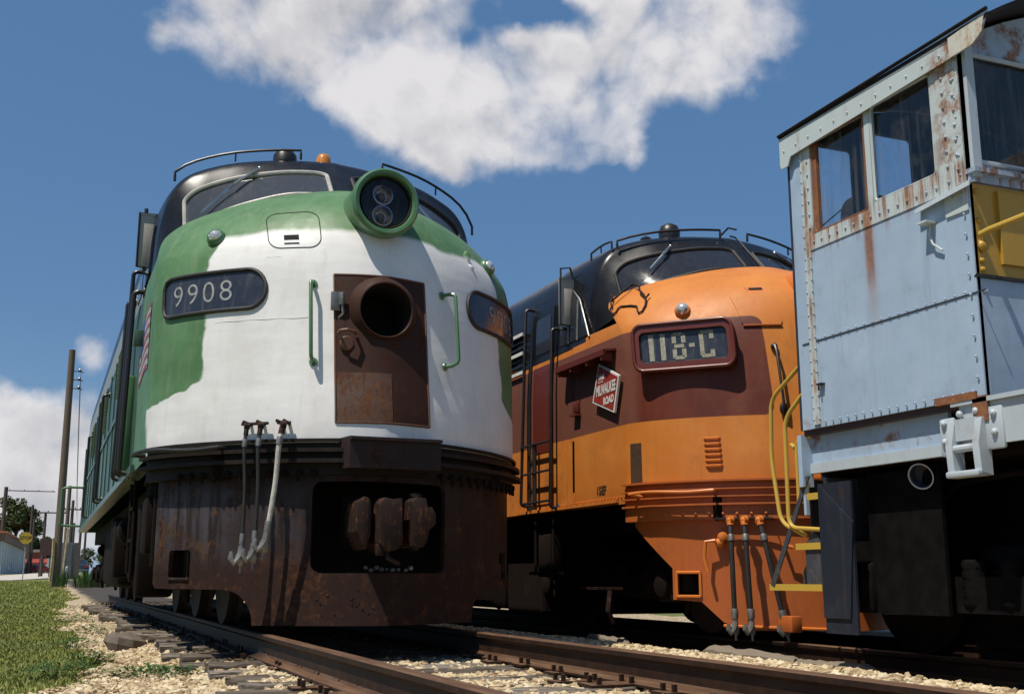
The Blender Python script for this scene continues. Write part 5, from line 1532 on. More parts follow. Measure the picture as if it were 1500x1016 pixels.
# loose stones
def rocks(name, n, xr, yr, smin, smax, mat, dens=None, label=None):
    x = RNG.uniform(*xr, n); y = RNG.uniform(*yr, n)
    if dens is not None:
        k = RNG.random(n) < dens(x, y); x, y = x[k], y[k]; n = len(x)
    z = gh(x, y) + .022
    ico = [(0, 0, 1)] + [(math.cos(a) * .894, math.sin(a) * .894, .447) for a in np.arange(5) * 2 * math.pi / 5] + [(math.cos(a) * .894, math.sin(a) * .894, -.447) for a in (np.arange(5) + .5) * 2 * math.pi / 5] + [(0, 0, -1)]
    V = np.array(ico)
    F = [(0, i + 1, (i + 1) % 5 + 1) for i in range(5)] + [(11, (i + 1) % 5 + 6, i + 6) for i in range(5)] + [(i + 1, i + 6, (i + 1) % 5 + 1) for i in range(5)] + [((i + 1) % 5 + 1, i + 6, (i + 1) % 5 + 6) for i in range(5)]
    F = np.array(F)
    sz = smin + (smax - smin) * RNG.random(n) ** 2
    sc = np.stack([sz * RNG.uniform(.8, 1.3, n), sz * RNG.uniform(.7, 1.1, n), sz * RNG.uniform(.5, .8, n)], -1)
    jit = RNG.uniform(.62, 1.28, (n, 12, 1))
    P = V[None] * jit * sc[:, None]
    a = RNG.uniform(0, 6.28, n); ca, sa = np.cos(a), np.sin(a)
    t = RNG.normal(0, .45, n); ct, s_t = np.cos(t), np.sin(t)
    px = P[..., 0]; py = P[..., 1] * ct[:, None] - P[..., 2] * s_t[:, None]; pz = P[..., 1] * s_t[:, None] + P[..., 2] * ct[:, None]
    X = px * ca[:, None] - py * sa[:, None] + x[:, None]; Y = px * sa[:, None] + py * ca[:, None] + y[:, None]; Z = pz + z[:, None] + sz[:, None] * .12
    vs = np.stack([X, Y, Z], -1).reshape(-1, 3).astype(np.float32)
    fs = (F[None] + (np.arange(n) * 12)[:, None, None]).reshape(-1, 3).astype(np.int32)
    me = bpy.data.meshes.new(name)
    me.vertices.add(len(vs)); me.vertices.foreach_set('co', vs.ravel())
    me.loops.add(fs.size); me.loops.foreach_set('vertex_index', fs.ravel())
    me.polygons.add(len(fs)); me.polygons.foreach_set('loop_start', np.arange(0, fs.size, 3, dtype=np.int32)); me.polygons.foreach_set('loop_total', np.full(len(fs), 3, np.int32))
    me.update(calc_edges=True); me.shade_flat()
    at = me.attributes.new('tone', 'FLOAT', 'POINT'); at.data.foreach_set('value', np.repeat(RNG.random(n), 12).astype(np.float32))
    o = link_mesh(name, me, mat); tag(o, label, 'gravel', kind='stuff'); return o
def stone_mat():
    m, nt, b = new_mat('limestone chippings')
    p = nt.coord(); at = nt.n('ShaderNodeAttribute', attribute_name='tone')
    c = nt.ramp(at.outputs['Fac'], [(.0, (.22, .145, .08)), (.18, (.38, .28, .155)), (.6, (.54, .42, .25)), (1.0, (.66, .57, .40))])
    c = nt.mix(nt.math('MULTIPLY', nt.step(nt.noise(p, .8, 5, .6), .48, .75), .35), c, (.30, .22, .14))
    c = nt.mix(nt.math('MULTIPLY', nt.step(nt.noise(p, 90, 4, .6), .45, .75), .25), c, (.34, .26, .17))
    c = bed_shade(nt, p, c)
    nt.put(b.inputs['Base Color'], c); b.inputs['Roughness'].default_value = .9
    return m
sm = stone_mat()
def dn(x, y):
    e = edge_x(y); k = np.clip((x - e + .12) / .22, 0, 1)
    return k * np.where(y > 13, .55, 1.0)
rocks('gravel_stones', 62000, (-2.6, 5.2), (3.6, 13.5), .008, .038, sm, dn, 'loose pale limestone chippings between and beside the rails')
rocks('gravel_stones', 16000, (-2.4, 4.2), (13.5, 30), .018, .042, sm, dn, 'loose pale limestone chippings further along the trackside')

# rails
RAILP = [(-.070, 0), (.070, 0), (.070, .012), (.022, .030), (.010, .045), (.009, .125), (.020, .138), (.036, .146), (.037, .172), (.028, .180), (-.028, .180), (-.037, .172), (-.036, .146), (-.020, .138), (-.009, .125), (-.010, .045), (-.022, .030), (-.070, .012)]
M['rail'] = paint('rusty rail steel', (.042, .020, .014), spec=.25, rough=.6, dirt=.5, dirtcol=(.055, .026, .02), streak=.1, bump=.12, rust=.5, scale=3, rustcols=((.020, .008, .006), (.048, .020, .012), (.12, .052, .028)))
def tie_wood(name, a, b_, c_):
    m, nt, b = new_mat(name)
    oi = nt.n('ShaderNodeObjectInfo'); p = nt.coord()
    off = nt.n('ShaderNodeCombineXYZ'); nt.put(off.inputs[0], nt.math('MULTIPLY', oi.outputs['Random'], 37.0))
    q = nt.vmath('ADD', p, off.outputs[0])
    g = nt.noise(nt.scaled(q, (1.6, 30, 30)), 1.0, 8, .65); g2 = nt.noise(nt.scaled(q, (.9, 9, 9)), 1.0, 5, .6); n = nt.noise(q, 6, 8, .7)
    c = nt.ramp(g, [(.32, a), (.5, b_), (.68, c_)])
    crack = nt.step(nt.math('ABSOLUTE', nt.math('SUBTRACT', g2, .5)), .035, .0)
    c = nt.mix(nt.math('MULTIPLY', crack, .85), c, (.02, .015, .012))
    c = nt.mix(nt.math('MULTIPLY', nt.step(n, .5, .75), .6), c, (.06, .045, .032))
    c = nt.mix(nt.math('MULTIPLY', oi.outputs['Random'], .45), c, (.08, .06, .045))
    nt.put(b.inputs['Base Color'], c); b.inputs['Roughness'].default_value = .9; b.inputs['Specular IOR Level'].default_value = .2
    h = nt.math('SUBTRACT', nt.math('MULTIPLY', g, .6), crack)
    nt.put(b.inputs['Normal'], nt.bump(h, .8, .012))
    return m
M['tie'] = tie_wood('weathered tie wood', (.07, .055, .042), (.16, .13, .10), (.27, .235, .19))
M['tie_b'] = tie_wood('greyer weathered tie wood', (.09, .075, .06), (.21, .18, .145), (.34, .305, .26))
def rail_mat():
    m, nt, b = new_mat('rusty rail steel, worn head')
    p = nt.coord(); n = nt.noise(p, 9, 8, .7); n2 = nt.noise(nt.scaled(p, (20, 1.2, 20)), 1.5, 5, .6)
    gm_ = nt.n('ShaderNodeNewGeometry'); nz = nt.xyz(gm_.outputs['Normal'])[2]
    side = nt.mix(nt.step(n, .35, .7), (.018, .008, .0045), (.040, .018, .009))
    top = nt.mix(nt.step(n2, .35, .7), (.09, .045, .024), (.155, .09, .052))
    top = nt.mix(nt.step(nt.xyz(p)[1], 8.1, 8.9), top, (.014, .007, .005))  # shade under the engines painted into the rail top
    side = nt.mix(nt.step(nt.xyz(p)[1], 8.1, 8.9), side, (.007, .0035, .0025))  # the same painted shade on the rail sides
    nt.put(b.inputs['Base Color'], nt.mix(nt.step(nz, .35, .8), side, top))
    b.inputs['Roughness'].default_value = .6; b.inputs['Specular IOR Level'].default_value = .25
    nt.put(b.inputs['Normal'], nt.bump(n, .3, .006))
    return m
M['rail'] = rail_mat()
def make_rail(x, y0, y1, z, label, dx=0.0):
    mb = MB(); n = 24
    rows = []
    for i in range(n + 1):
        t = i / n; rows.append([(x + a + dx * (1 - t) ** 2, y0 + (y1 - y0) * t, z - .18 + b) for a, b in RAILP])
    m = len(RAILP); vs = [q for r in rows for q in r]; fs = []
    for i in range(n):
        for k in range(m): fs.append((i * m + k, i * m + (k + 1) % m, (i + 1) * m + (k + 1) % m, (i + 1) * m + k))
    fs += [tuple(range(m))[::-1], tuple(n * m + k for k in range(m))]
    mb.add(vs, fs)
    o = mb.build('rail', M['rail'], None, 25); tag(o, label, 'rail', 'rails of the two tracks'); return o
T1 = -.06; T2 = 4.6; Z2 = -.16
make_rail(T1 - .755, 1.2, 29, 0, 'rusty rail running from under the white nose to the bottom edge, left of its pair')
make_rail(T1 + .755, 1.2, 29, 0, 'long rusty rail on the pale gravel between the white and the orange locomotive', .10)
make_rail(T2 - .755, -4, 27, Z2, 'rail in the shadow below the steps of the blue locomotive, nearer one')
make_rail(T2 + .755, -4, 27, Z2, 'far rail hidden in the dark under the blue and orange locomotives')
# ties
def tie_mesh(seed):
    rnd = random.Random(seed); mb = MB()
    L, W, H = 2.6, .225, .19
    nx = 22
    rows = []
    for i in range(nx + 1):
        t = i / nx; x = -L / 2 + L * t
        endk = 1.0 if 1 < i < nx - 1 else .93
        r = []
        for (a, b) in ((-1, -1), (-1, .80), (-.85, 1), (-.3, 1), (.25, 1), (.85, 1), (1, .8), (1, -1)):
            r.append((x + rnd.uniform(-.008, .008), a * W / 2 * endk + rnd.uniform(-.006, .006), (b - 1) * H / 2 * 1.0 + (rnd.uniform(-.012, .004) if b > .7 else 0)))
        rows.append(r)
    vs = [q for r in rows for q in r]; fs = []
    m = 8
    for i in range(nx):
        for k in range(m): fs.append((i * m + k, i * m + (k + 1) % m, (i + 1) * m + (k + 1) % m, (i + 1) * m + k))
    fs += [tuple(range(m))[::-1], tuple(nx * m + k for k in range(m))]
    mb.add(vs, fs); return mb
protos = []
def new_tie(i, x, y, z, label, group):
    k = i % 6
    if len(protos) <= k:
        o = tie_mesh(k).build('railway_tie', M['tie'] if k % 2 else M['tie_b'], None, 20)
        for sg in (-1, 1):
            mb = MB()
            mb.box((sg * .755, 0, .008), (.32, .18, .016)); 
            for q in (-.10, .10): mb.box((sg * .755 + q, .06, .03), (.022, .022, .05)); mb.box((sg * .755 - q, -.06, .03), (.022, .022, .05))
            mb.build('tie_plate', M['rail'], o, 0)
        protos.append(o)
    else:
        o = copy_tree(protos[k])
    o.location = (x, y, z); o.rotation_euler = (random.uniform(-.02, .02), random.uniform(-.012, .012), random.uniform(-.05, .05))
    tag(o, label, 'railway tie', group)
i = 0
y = 1.6
while y < 28:
    zt = -.185
    lab = 'grey cracked wooden tie sticking out of pale gravel, track of the white locomotive'
    new_tie(i, T1 + random.uniform(-.13, .10), y, zt + random.uniform(-.02, .006), lab, 'ties under the white locomotive track'); i += 1
    y += .52 + random.uniform(-.06, .06)
y = 2.2
while y < 14:
    new_tie(i, T2 + random.uniform(-.10, .10), y, Z2 - .185 + random.uniform(-.02, .0), 'dark wooden tie in shade under the orange and blue locomotives', 'ties under the orange locomotive track'); i += 1
    y += .54 + random.uniform(-.05, .05)

# odd timber, a stone, slabs
def plank(name, pts, wid, hgt, mat, label, cat, seed=3):
    rnd = random.Random(seed); mb = MB(); rows = []
    P = [Vector((p[0], p[1], float(gh(p[0], p[1])) + .07)) for p in pts]; n = 14
    for i in range(n + 1):
        t = i / n; f = t * (len(P) - 1); k = min(int(f), len(P) - 2); p = P[k].lerp(P[k + 1], f - k)
        d = (P[min(k + 1, len(P) - 1)] - P[k]).normalized(); s = Vector((-d.y, d.x, 0))
        e = .45 if i in (0, n) else (.8 if i in (1, n - 1) else 1)
        rows.append([p + s * a * wid / 2 * e * rnd.uniform(.85, 1.1) + Vector((0, 0, b * hgt * e * rnd.uniform(.8, 1.1))) for a, b in ((-1, -.5), (-1, .6), (-.4, 1), (.2, .85), (.7, .95), (1, .5), (1, -.5))])
    m = 7; vs = [q for r in rows for q in r]; fs = []
    for i in range(n):
        for k in range(m): fs.append((i * m + k, i * m + (k + 1) % m, (i + 1) * m + (k + 1) % m, (i + 1) * m + k))
    fs += [tuple(range(m))[::-1], tuple(n * m + k for k in range(m))]
    mb.add(vs, fs); return tag(mb.build(name, mat, None, 20), label, cat)
M['driftwood'] = paint('split silvery timber', (.19, .155, .115), rough=.9, dirt=.6, dirtcol=(.10, .08, .06), streak=0, bump=.6, scale=2.2)
plank('split_timber', [(3.22, 9.05, -.34), (3.30, 8.4, -.33), (3.36, 7.8, -.35)], .16, .10, M['driftwood'], 'long split grey timber lying on the gravel before the blue locomotive steps', 'timber', 3)
plank('split_timber', [(3.35, 7.9, -.35), (3.22, 7.3, -.35), (3.24, 6.75, -.36)], .13, .07, M['driftwood'], 'pale bowed timber lying at the near end of the split grey timber', 'timber', 5)
plank('timber_scrap', [(3.05, 11.1, -.33), (3.25, 10.55, -.30)], .12, .07, M['driftwood'], 'small grey timber scrap on the gravel strip below the orange locomotive', 'timber', 9)
mb = MB(); mb.ball((0, 0, 0), .22, (.9, 1.25, .55), 9, 6)
o = mb.build('rock', plain('dark stone', (.13, .10, .08), .9, 0, .3, 9), None, 20); o.location = (-1.52, 12.3, -.26); o.rotation_euler = (.1, .15, .6)
for v in o.data.vertices: v.co *= random.uniform(.82, 1.15)
tag(o, 'dark brown angular rock lying on the gravel left of the tie ends', 'rock')
mb = MB(); mb.box((0, 0, 0), (.34, 1.0, .12), bev=.02)
o = mb.build('concrete_slab', plain('pale concrete', (.55, .50, .42), .9), None, 20); o.location = (6.7, 11.2, -.26); o.rotation_euler = (0, 0, .5)
tag(o, 'pale concrete slab lit by sun in the dark under the blue locomotive', 'slab')
mb = MB(); mb.box((0, 0, 0), (.24, 1.1, .16), bev=.01)
o = mb.build('timber_block', M['driftwood'], None, 20); o.location = (3.75, 5.05, -.42); o.rotation_euler = (0, 0, -.75)
tag(o, 'squared timber block with a pale sawn end at the bottom right', 'timber')

# grass blades
def grass(name, n, xr, yr, h0, h1, mat, keep, label):
    x = RNG.uniform(*xr, n); y = yr[0] * (yr[1] / yr[0]) ** RNG.random(n)
    k = keep(x, y); x, y = x[k], y[k]; n = len(x)
    patch = .5 + .5 * np.sin(x * 2.1 + 1.3 * np.sin(y * .9)) * np.sin(y * 1.7)
    h = (h0 + (h1 - h0) * RNG.random(n) ** 1.5) * (.75 + .5 * patch)
    h = h * np.where(np.abs(x - edge_x(y)) < .22, 1.5, 1.0)
    a = RNG.uniform(0, 6.28, n); w = .0035 + .004 * RNG.random(n); w = w * np.clip(y / 14, 1, 3); lean = RNG.normal(0, .55, n) * h; la = RNG.uniform(0, 6.28, n)
    z = gh(x, y) - .005
    cx, cy = np.cos(a) * w, np.sin(a) * w
    tx, ty = x + np.cos(la) * lean, y + np.sin(la) * lean
    mx, my = x + np.cos(la) * lean * .35, y + np.sin(la) * lean * .35
    vs = np.stack([np.stack([x - cx, y - cy, z], -1), np.stack([x + cx, y + cy, z], -1), np.stack([mx + cx * .8, my + cy * .8, z + h * .6], -1), np.stack([mx - cx * .8, my - cy * .8, z + h * .6], -1), np.stack([tx, ty, z + h], -1)], 1).reshape(-1, 3).astype(np.float32)
    b = (np.arange(n) * 5)[:, None]
    fs = np.concatenate([b + np.array([[0, 1, 2]]), b + np.array([[0, 2, 3]]), b + np.array([[3, 2, 4]])], 0).astype(np.int32)
    me = bpy.data.meshes.new(name)
    me.vertices.add(len(vs)); me.vertices.foreach_set('co', vs.ravel())
    me.loops.add(fs.size); me.loops.foreach_set('vertex_index', fs.ravel())
    me.polygons.add(len(fs)); me.polygons.foreach_set('loop_start', np.arange(0, fs.size, 3, dtype=np.int32)); me.polygons.foreach_set('loop_total', np.full(len(fs), 3, np.int32))
    me.update(calc_edges=True)
    at = me.attributes.new('tone', 'FLOAT', 'POINT'); at.data.foreach_set('value', np.repeat(np.clip(RNG.random(n) * .6 + patch * .4, 0, 1), 5).astype(np.float32))
    return tag(link_mesh(name, me, mat), label, 'grass', kind='stuff')
def blade_mat(name, a, b_, c_):
    m, nt, b = new_mat(name)
    p = nt.coord(); at = nt.n('ShaderNodeAttribute', attribute_name='tone')
    c = nt.ramp(at.outputs['Fac'], [(0, a), (.55, b_), (1, c_)])
    c = nt.mix(nt.math('MULTIPLY', nt.step(nt.noise(p, .6, 4, .6), .45, .7), .5), c, (.17, .155, .05))
    nt.put(b.inputs['Base Color'], c); b.inputs['Roughness'].default_value = .6
    b.inputs['Specular IOR Level'].default_value = .25
    return m
gm = blade_mat('grass blades', (.13, .165, .035), (.25, .275, .06), (.40, .37, .13))
grass('grass', 90000, (-5.5, -1.5), (7.2, 34), .015, .045, gm, lambda x, y: x < edge_x(y) + RNG.normal(0, .05, len(x)), 'short mown lawn grass beside the gravel')
grass('grass', 40000, (-9, -1.0), (34, 80), .05, .10, gm, lambda x, y: x < edge_x(y) + .3, 'mown lawn grass further off towards the road')

# weeds at the edge of the gravel: each plant a thing of its own
leafm = blade_mat('weed leaves', (.03, .085, .016), (.055, .13, .025), (.09, .17, .04))
def weed(x, y, rad, n, hgt, label, seed):
    rnd = random.Random(seed); mb = MB(); z = float(gh(x, y))
    for k in range(n):
        a = rnd.uniform(0, 6.28); r = rad * math.sqrt(rnd.random()); h = hgt * (1 - .5 * r / rad) * rnd.uniform(.5, 1.1)
        bx, by = r * .4 * math.cos(a), r * .4 * math.sin(a); tx, ty = r * math.cos(a), r * math.sin(a)
        L = rnd.uniform(.03, .065); w = L * .42; d = Vector((math.cos(a + rnd.uniform(-.8, .8)), math.sin(a + rnd.uniform(-.8, .8)), rnd.uniform(-.3, .5))).normalized()
        s = d.cross(Vector((0, 0, 1))).normalized() * w; p = Vector((tx, ty, h))
        mb.add([p - d * L * .5, p + s * .5, p + d * L * .6, p - s * .5], [(0, 1, 2, 3)])
        if k % 3 == 0: mb.add([(bx - .002, by, 0), (bx + .002, by, 0), (tx, ty, h)], [(0, 1, 2)])
    o = mb.build('weed', leafm, None, 0); o.location = (x, y, z + .02)
    return tag(o, label, 'weed', 'weeds growing at the edge of the gravel')
weed(-1.62, 9.05, .30, 330, .10, 'low leafy weed growing in the gravel at the bottom edge of the picture', 1)
weed(-1.42, 8.55, .22, 200, .09, 'spreading weed patch in the gravel just before the bottom tie ends', 2)
weed(-2.20, 9.5, .26, 240, .13, 'dark clover clump where the lawn meets the gravel at the bottom', 3)
weed(-1.93, 10.6, .24, 240, .13, 'broad leafy clump bulging from the lawn edge over the gravel', 4)
weed(-1.98, 13.2, .24, 200, .14, 'dark green weed on the lawn edge level with the brown rock', 5)
weed(-1.70, 16.0, .28, 220, .15, 'weed patch growing in the gravel beyond the brown rock', 6)
weed(-1.80, 20.0, .35, 260, .16, 'bushy weed strip at the far lawn edge near the last tie ends', 7)
# ================================================================== background: poles, sign, buildings, cars, trees, road
E_ = Vector((-2.37, 0, .405))
def road_sheet():
    m = plain('pale concrete road', (.46, .42, .36), .9, 0, .12, .8)
    pts = [(-60, 80), (-4.4, 84), (.5, 112), (3.5, 150), (3, 260), (-3.8, 230), (-6.6, 150), (-60, 118)]
    mb = MB(); C = (-6, 115)
    X = []; 
    n = 40
    vs = []; fs = []
    A = [(-80, 78), (-9, 82), (-4.2, 86), (-1.4, 100), (1.5, 128), (3.0, 180), (3.0, 400)]
    B = [(-80, 116), (-12, 118), (-6.3, 128), (-4.6, 150), (-3.0, 180), (-2.0, 230), (-2.0, 400)]
    for a, b in zip(A, B):
        for k in range(7):
            x = a[0] + (b[0] - a[0]) * k / 6; y = a[1] + (b[1] - a[1]) * k / 6
            vs.append((x, y, float(gh(x, y)) + .03))
    for i in range(len(A) - 1):
        for k in range(6): fs.append((i * 7 + k, i * 7 + k + 1, (i + 1) * 7 + k + 1, (i + 1) * 7 + k))
    mb.add(vs, fs)
    tag(mb.build('road', m, None, 0), kind='structure')
road_sheet()
M['pole'] = paint('weathered pole wood', (.135, .10, .07), rough=.85, dirt=.5, dirtcol=(.09, .07, .05), streak=.5, bump=.4)
M['pole_dark'] = plain('dark distant pole wood', (.075, .06, .05), .9)
M['porcelain'] = plain('brown insulator', (.06, .04, .035), .3)
def pole(x, y, h, r0, r1, label, tilt=(0, 0), arm=None, mat=None, pins=None):
    z = float(gh(x, y))
    o = empty('utility_pole', (x, y, z)); tag(o, label, 'utility pole', 'utility poles along the track')
    mb = MB(); mb.tube([(tilt[0] * t * h, tilt[1] * t * h, t * h - (.3 if t == 0 else 0)) for t in (0, .25, .5, .75, 1)], [r0 + (r1 - r0) * t for t in (0, .25, .5, .75, 1)], 14)
    mb.build('shaft', mat or M['pole'], o)
    if arm:
        for (zz, w, off) in arm:
            mb = MB(); mb.box((tilt[0] * zz + off, tilt[1] * zz - r1 - .05, zz), (w, .10, .12)); c = mb.build('cross_arm', mat or M['pole'], o, 0)
            for k in range(4):
                mb = MB(); mb.lathe([(.03, 0), (.05, .04), (.05, .12), (0, .16)], (tilt[0] * zz + off - w * .45 + w * .3 * k, -r1 - .05, zz + .06), (0, 0, 1), 8); mb.build('insulator', M['porcelain'], c)
    return o
near = pole(-1.74, 54.8, 10.75, .19, .145, 'tall bare wooden utility pole standing on the lawn behind the white locomotive', (-.005, -.0))
for zz in (9.75, 9.35, 8.95):
    mb = MB(); mb.tube([(.1, -.1, zz), (.28, -.12, zz), (.50, -.12, zz - .03)], .022, 6); b_ = mb.build('wire_bracket', M['porcelain'], near)
    mb = MB(); mb.lathe([(.03, 0), (.06, .03), (.07, .09), (.04, .14), (0, .15)], (.34, -.12, zz - .02), (0, 0, 1), 8); mb.build('insulator', M['porcelain'], b_)
mb = MB(); mb.tube([(.26, -.10, 0), (.30, -.2, 1.0), (.36, -.2, 2.6), (.22, -.18, 2.75)], .05, 8); mb.build('cable_guard', plain('pale conduit', (.45, .38, .24), .7), near)
mb = MB(); mb.tube([(-.24, -.2, .3), (-.20, -.22, 1.3), (-.22, -.2, 2.2)], .045, 8); mb.build('marker_strip', plain('faded yellow strip', (.42, .36, .16), .7), near)
pole(-.98, 82, 6.2, .15, .12, 'shorter bare wooden pole just right of the tall pole')
pole(.05, 119, 7.2, .20, .13, 'thin dark pole with a small cross-arm right of the two bare poles', (0, 0), [(6.3, 1.6, 0)], M['pole_dark'])
pole(-2.35, 118, 6.0, .17, .12, 'dark pole with one long cross-arm left of the tall bare pole', (0, 0), [(6.0, 2.6, 0.6)], M['pole_dark'])
pole(-7.55, 168, 11.5, .30, .25, 'dark pole with a cross-arm beside the tree at the left edge', (0, 0), [(11.0, 6.0, 3.2)], M['pole_dark'])
pole(-4.1, 175, 9.5, .22, .18, 'dark pole standing in front of the tree behind the yellow sign', (0, 0), None, M['pole_dark'])
pole(1.9, 190, 7.6, .24, .18, 'distant pole nearest the parked dark car', (0, 0), None, M['pole_dark'])
pole(3.6, 215, 9.2, .28, .2, 'distant pole middle one of three beside the locomotive end', (0, 0), None, M['pole_dark'])
pole(5.1, 235, 8.8, .26, .2, 'distant pole closest to the green end handrail', (0, 0), None, M['pole_dark'])
pole(-4.0, 205, 9.0, .2, .16, 'thin distant pole right of the red building', (0, 0), None, M['pole_dark'])
# wires from the tall pole
for k, zz in enumerate((9.75, 9.35, 8.95)):
    mb = MB(); z0 = float(gh(-1.74, 54.8)) + zz
    a = Vector((-1.35, 54.7, z0)); b = Vector((.6, 119, z0 - 3.2))
    mb.tube([a.lerp(b, t) - Vector((0, 0, 1.6 * 4 * t * (1 - t))) for t in frange(0, 1, 12)], .010, 5)
    tag(mb.build('wire', M['porcelain'], None), 'thin wire running back from the tall bare pole', 'wire', 'wires on the tall pole')
# yellow octagonal stop sign
z = float(gh(-3.47, 84))
sg_ = empty('stop_sign', (-3.47, 84, z), 0.0); tag(sg_, 'small yellow octagonal stop sign on a pale post at the lawn edge', 'road sign')
sd = Vector((-2.37 + 3.47, -84, 0)).normalized(); sx_ = Vector((-sd.y, sd.x, 0))
mb = MB(); mb.box((0, .05, 1.35), (.06, .05, 2.7)); mb.build('post', plain('grey post', (.42, .40, .36), .6), sg_, 0)
mb = MB(); mb.prism([(.42 * math.cos(R(22.5 + 45 * k)), .42 * math.sin(R(22.5 + 45 * k))) for k in range(8)], ((0, 0, 2.85), (1, 0, 0), (0, 0, 1), (0, -1, 0)), 0, .012)
pl = mb.build('sign_face', plain('faded yellow enamel', (.58, .38, .045), .5), sg_, 0)
vs, fs = text_geo('STOP', .30, .012); mb = MB(); mb.add([(a, -.016, 2.85 + b) for a, b in vs], fs); mb.build('lettering', plain('brown letters', (.10, .05, .01), .6), pl, 0)

# buildings
def wall_mat(name, c): return paint(name, c, rough=.8, dirt=.25, dirtcol=tuple(v * .6 for v in c), streak=.3, bump=.1)
bl = empty('warehouse', (-6.9, 152, float(gh(-7, 152)))); tag(bl, 'long low pale grey warehouse with a red-brown roof edge at the left edge', 'building')
mb = MB(); mb.prism([(-14, 0), (.0, 0), (1.95, 62), (-14, 62)], ((0, 0, 0), (1, 0, 0), (0, 1, 0), (0, 0, 1)), -.3, 3.95); mb.build('wall', wall_mat('pale metal wall', (.50, .52, .52)), bl, 0)
mb = MB(); mb.prism([(-14, -.4), (.25, -.4), (2.25, 62.4), (-14, 62.4)], ((0, 0, 0), (1, 0, 0), (0, 1, 0), (0, 0, 1)), 3.96, 4.9); rf_ = mb.build('fascia', plain('brown fascia', (.20, .12, .09), .8), bl, 0)
mb = MB(); mb.prism([(-14, -.6), (.45, -.6), (2.45, 62.6), (-14, 62.6)], ((0, 0, 0), (1, 0, 0), (0, 1, 0), (0, 0, 1)), 4.91, 5.15); mb.build('roof', plain('orange red roof edge', (.42, .16, .08), .7), bl, 0)
mb = MB(); mb.box((-3.5, -.03, 1.6), (2.2, .05, 2.8)); d_ = mb.build('door', plain('grey door', (.30, .31, .32), .7), bl, 0)
mb = MB()
for k in range(12): mb.box((.02 + 1.95 * (2 + k * 5) / 62, 2 + k * 5, 1.9), (.06, .12, 3.8))
mb.build('wall_rib', wall_mat('pale rib', (.46, .48, .48)), bl, 0)
br = empty('brick_shop', (-4.2, 238, float(gh(-4, 238)))); tag(br, 'small red brick shop with a bright red awning beyond the warehouse', 'building')
mb = MB(); mb.box((0, 4, 2.0), (5.2, 8, 4.4)); mb.build('wall', wall_mat('red brick wall', (.28, .085, .05)), br, 0)
mb = MB(); mb.box((0, 4, 4.4), (5.6, 8.4, .5)); mb.build('roof', plain('pale parapet', (.42, .34, .28), .8), br, 0)
mb = MB(); mb.prism([(0, 2.9), (-1.4, 2.2), (-1.4, 1.9), (0, 2.2)], ((.2, -.1, 0), (0, 1, 0), (0, 0, 1), (1, 0, 0)), -2.3, 2.6); mb.build('awning', plain('red awning', (.28, .04, .03), .8), br, 0)
for x in (-1.6, 0, 1.6):
    mb = MB(); mb.box((x, -.03, 1.2), (1.0, .06, 1.7)); f_ = mb.build('window', M['herald_white'], br, 0)
    mb = MB(); mb.box((x, -.07, 1.2), (.8, .04, 1.5)); mb.build('pane', M['glass'], f_, 0)
gb = empty('low_store', (-.4, 275, float(gh(-.4, 275)))); tag(gb, 'low grey flat-roofed store far off between the poles', 'building')
mb = MB(); mb.box((0, 4, 2.4), (8, 8, 4.8)); mb.build('wall', wall_mat('grey store wall', (.42, .42, .42)), gb, 0)
mb = MB(); mb.box((0, 4, 4.95), (8.4, 8.4, .3)); mb.build('roof', M['pole_dark'], gb, 0)
# brown sign board on posts, grey cabinet
z = float(gh(-2.1, 112)); bs = empty('notice_board', (-2.1, 112, z)); tag(bs, 'dark brown notice board on two posts left of the tall pole', 'notice board')
mb = MB(); mb.box((0, 0, 2.7), (1.0, .08, 1.5)); mb.build('board', plain('dark brown board', (.06, .03, .025), .7), bs, 0)
for x in (-.42, .42):
    mb = MB(); mb.box((x, .08, 1.2), (.1, .1, 2.5)); mb.build('post', M['pole_dark'], bs, 0)
z = float(gh(-.75, 86)); cb = empty('utility_cabinet', (-.72, 86, z)); tag(cb, 'tall dark grey utility cabinet right of the tall bare pole', 'cabinet')
mb = MB(); mb.box((0, .3, 1.25), (.85, .6, 2.5), bev=.02); mb.build('body', plain('dark grey steel', (.10, .10, .12), .5), cb)
mb = MB(); mb.box((-.05, -.012, 1.3), (.66, .02, 2.2)); mb.build('door', plain('grey steel door', (.13, .13, .15), .5), cb, 0)
mb = MB(); mb.box((.62, .3, 1.25), (.36, .6, 2.5)); mb.build('side_bay', plain('brown grey steel', (.11, .09, .085), .6), cb, 0)

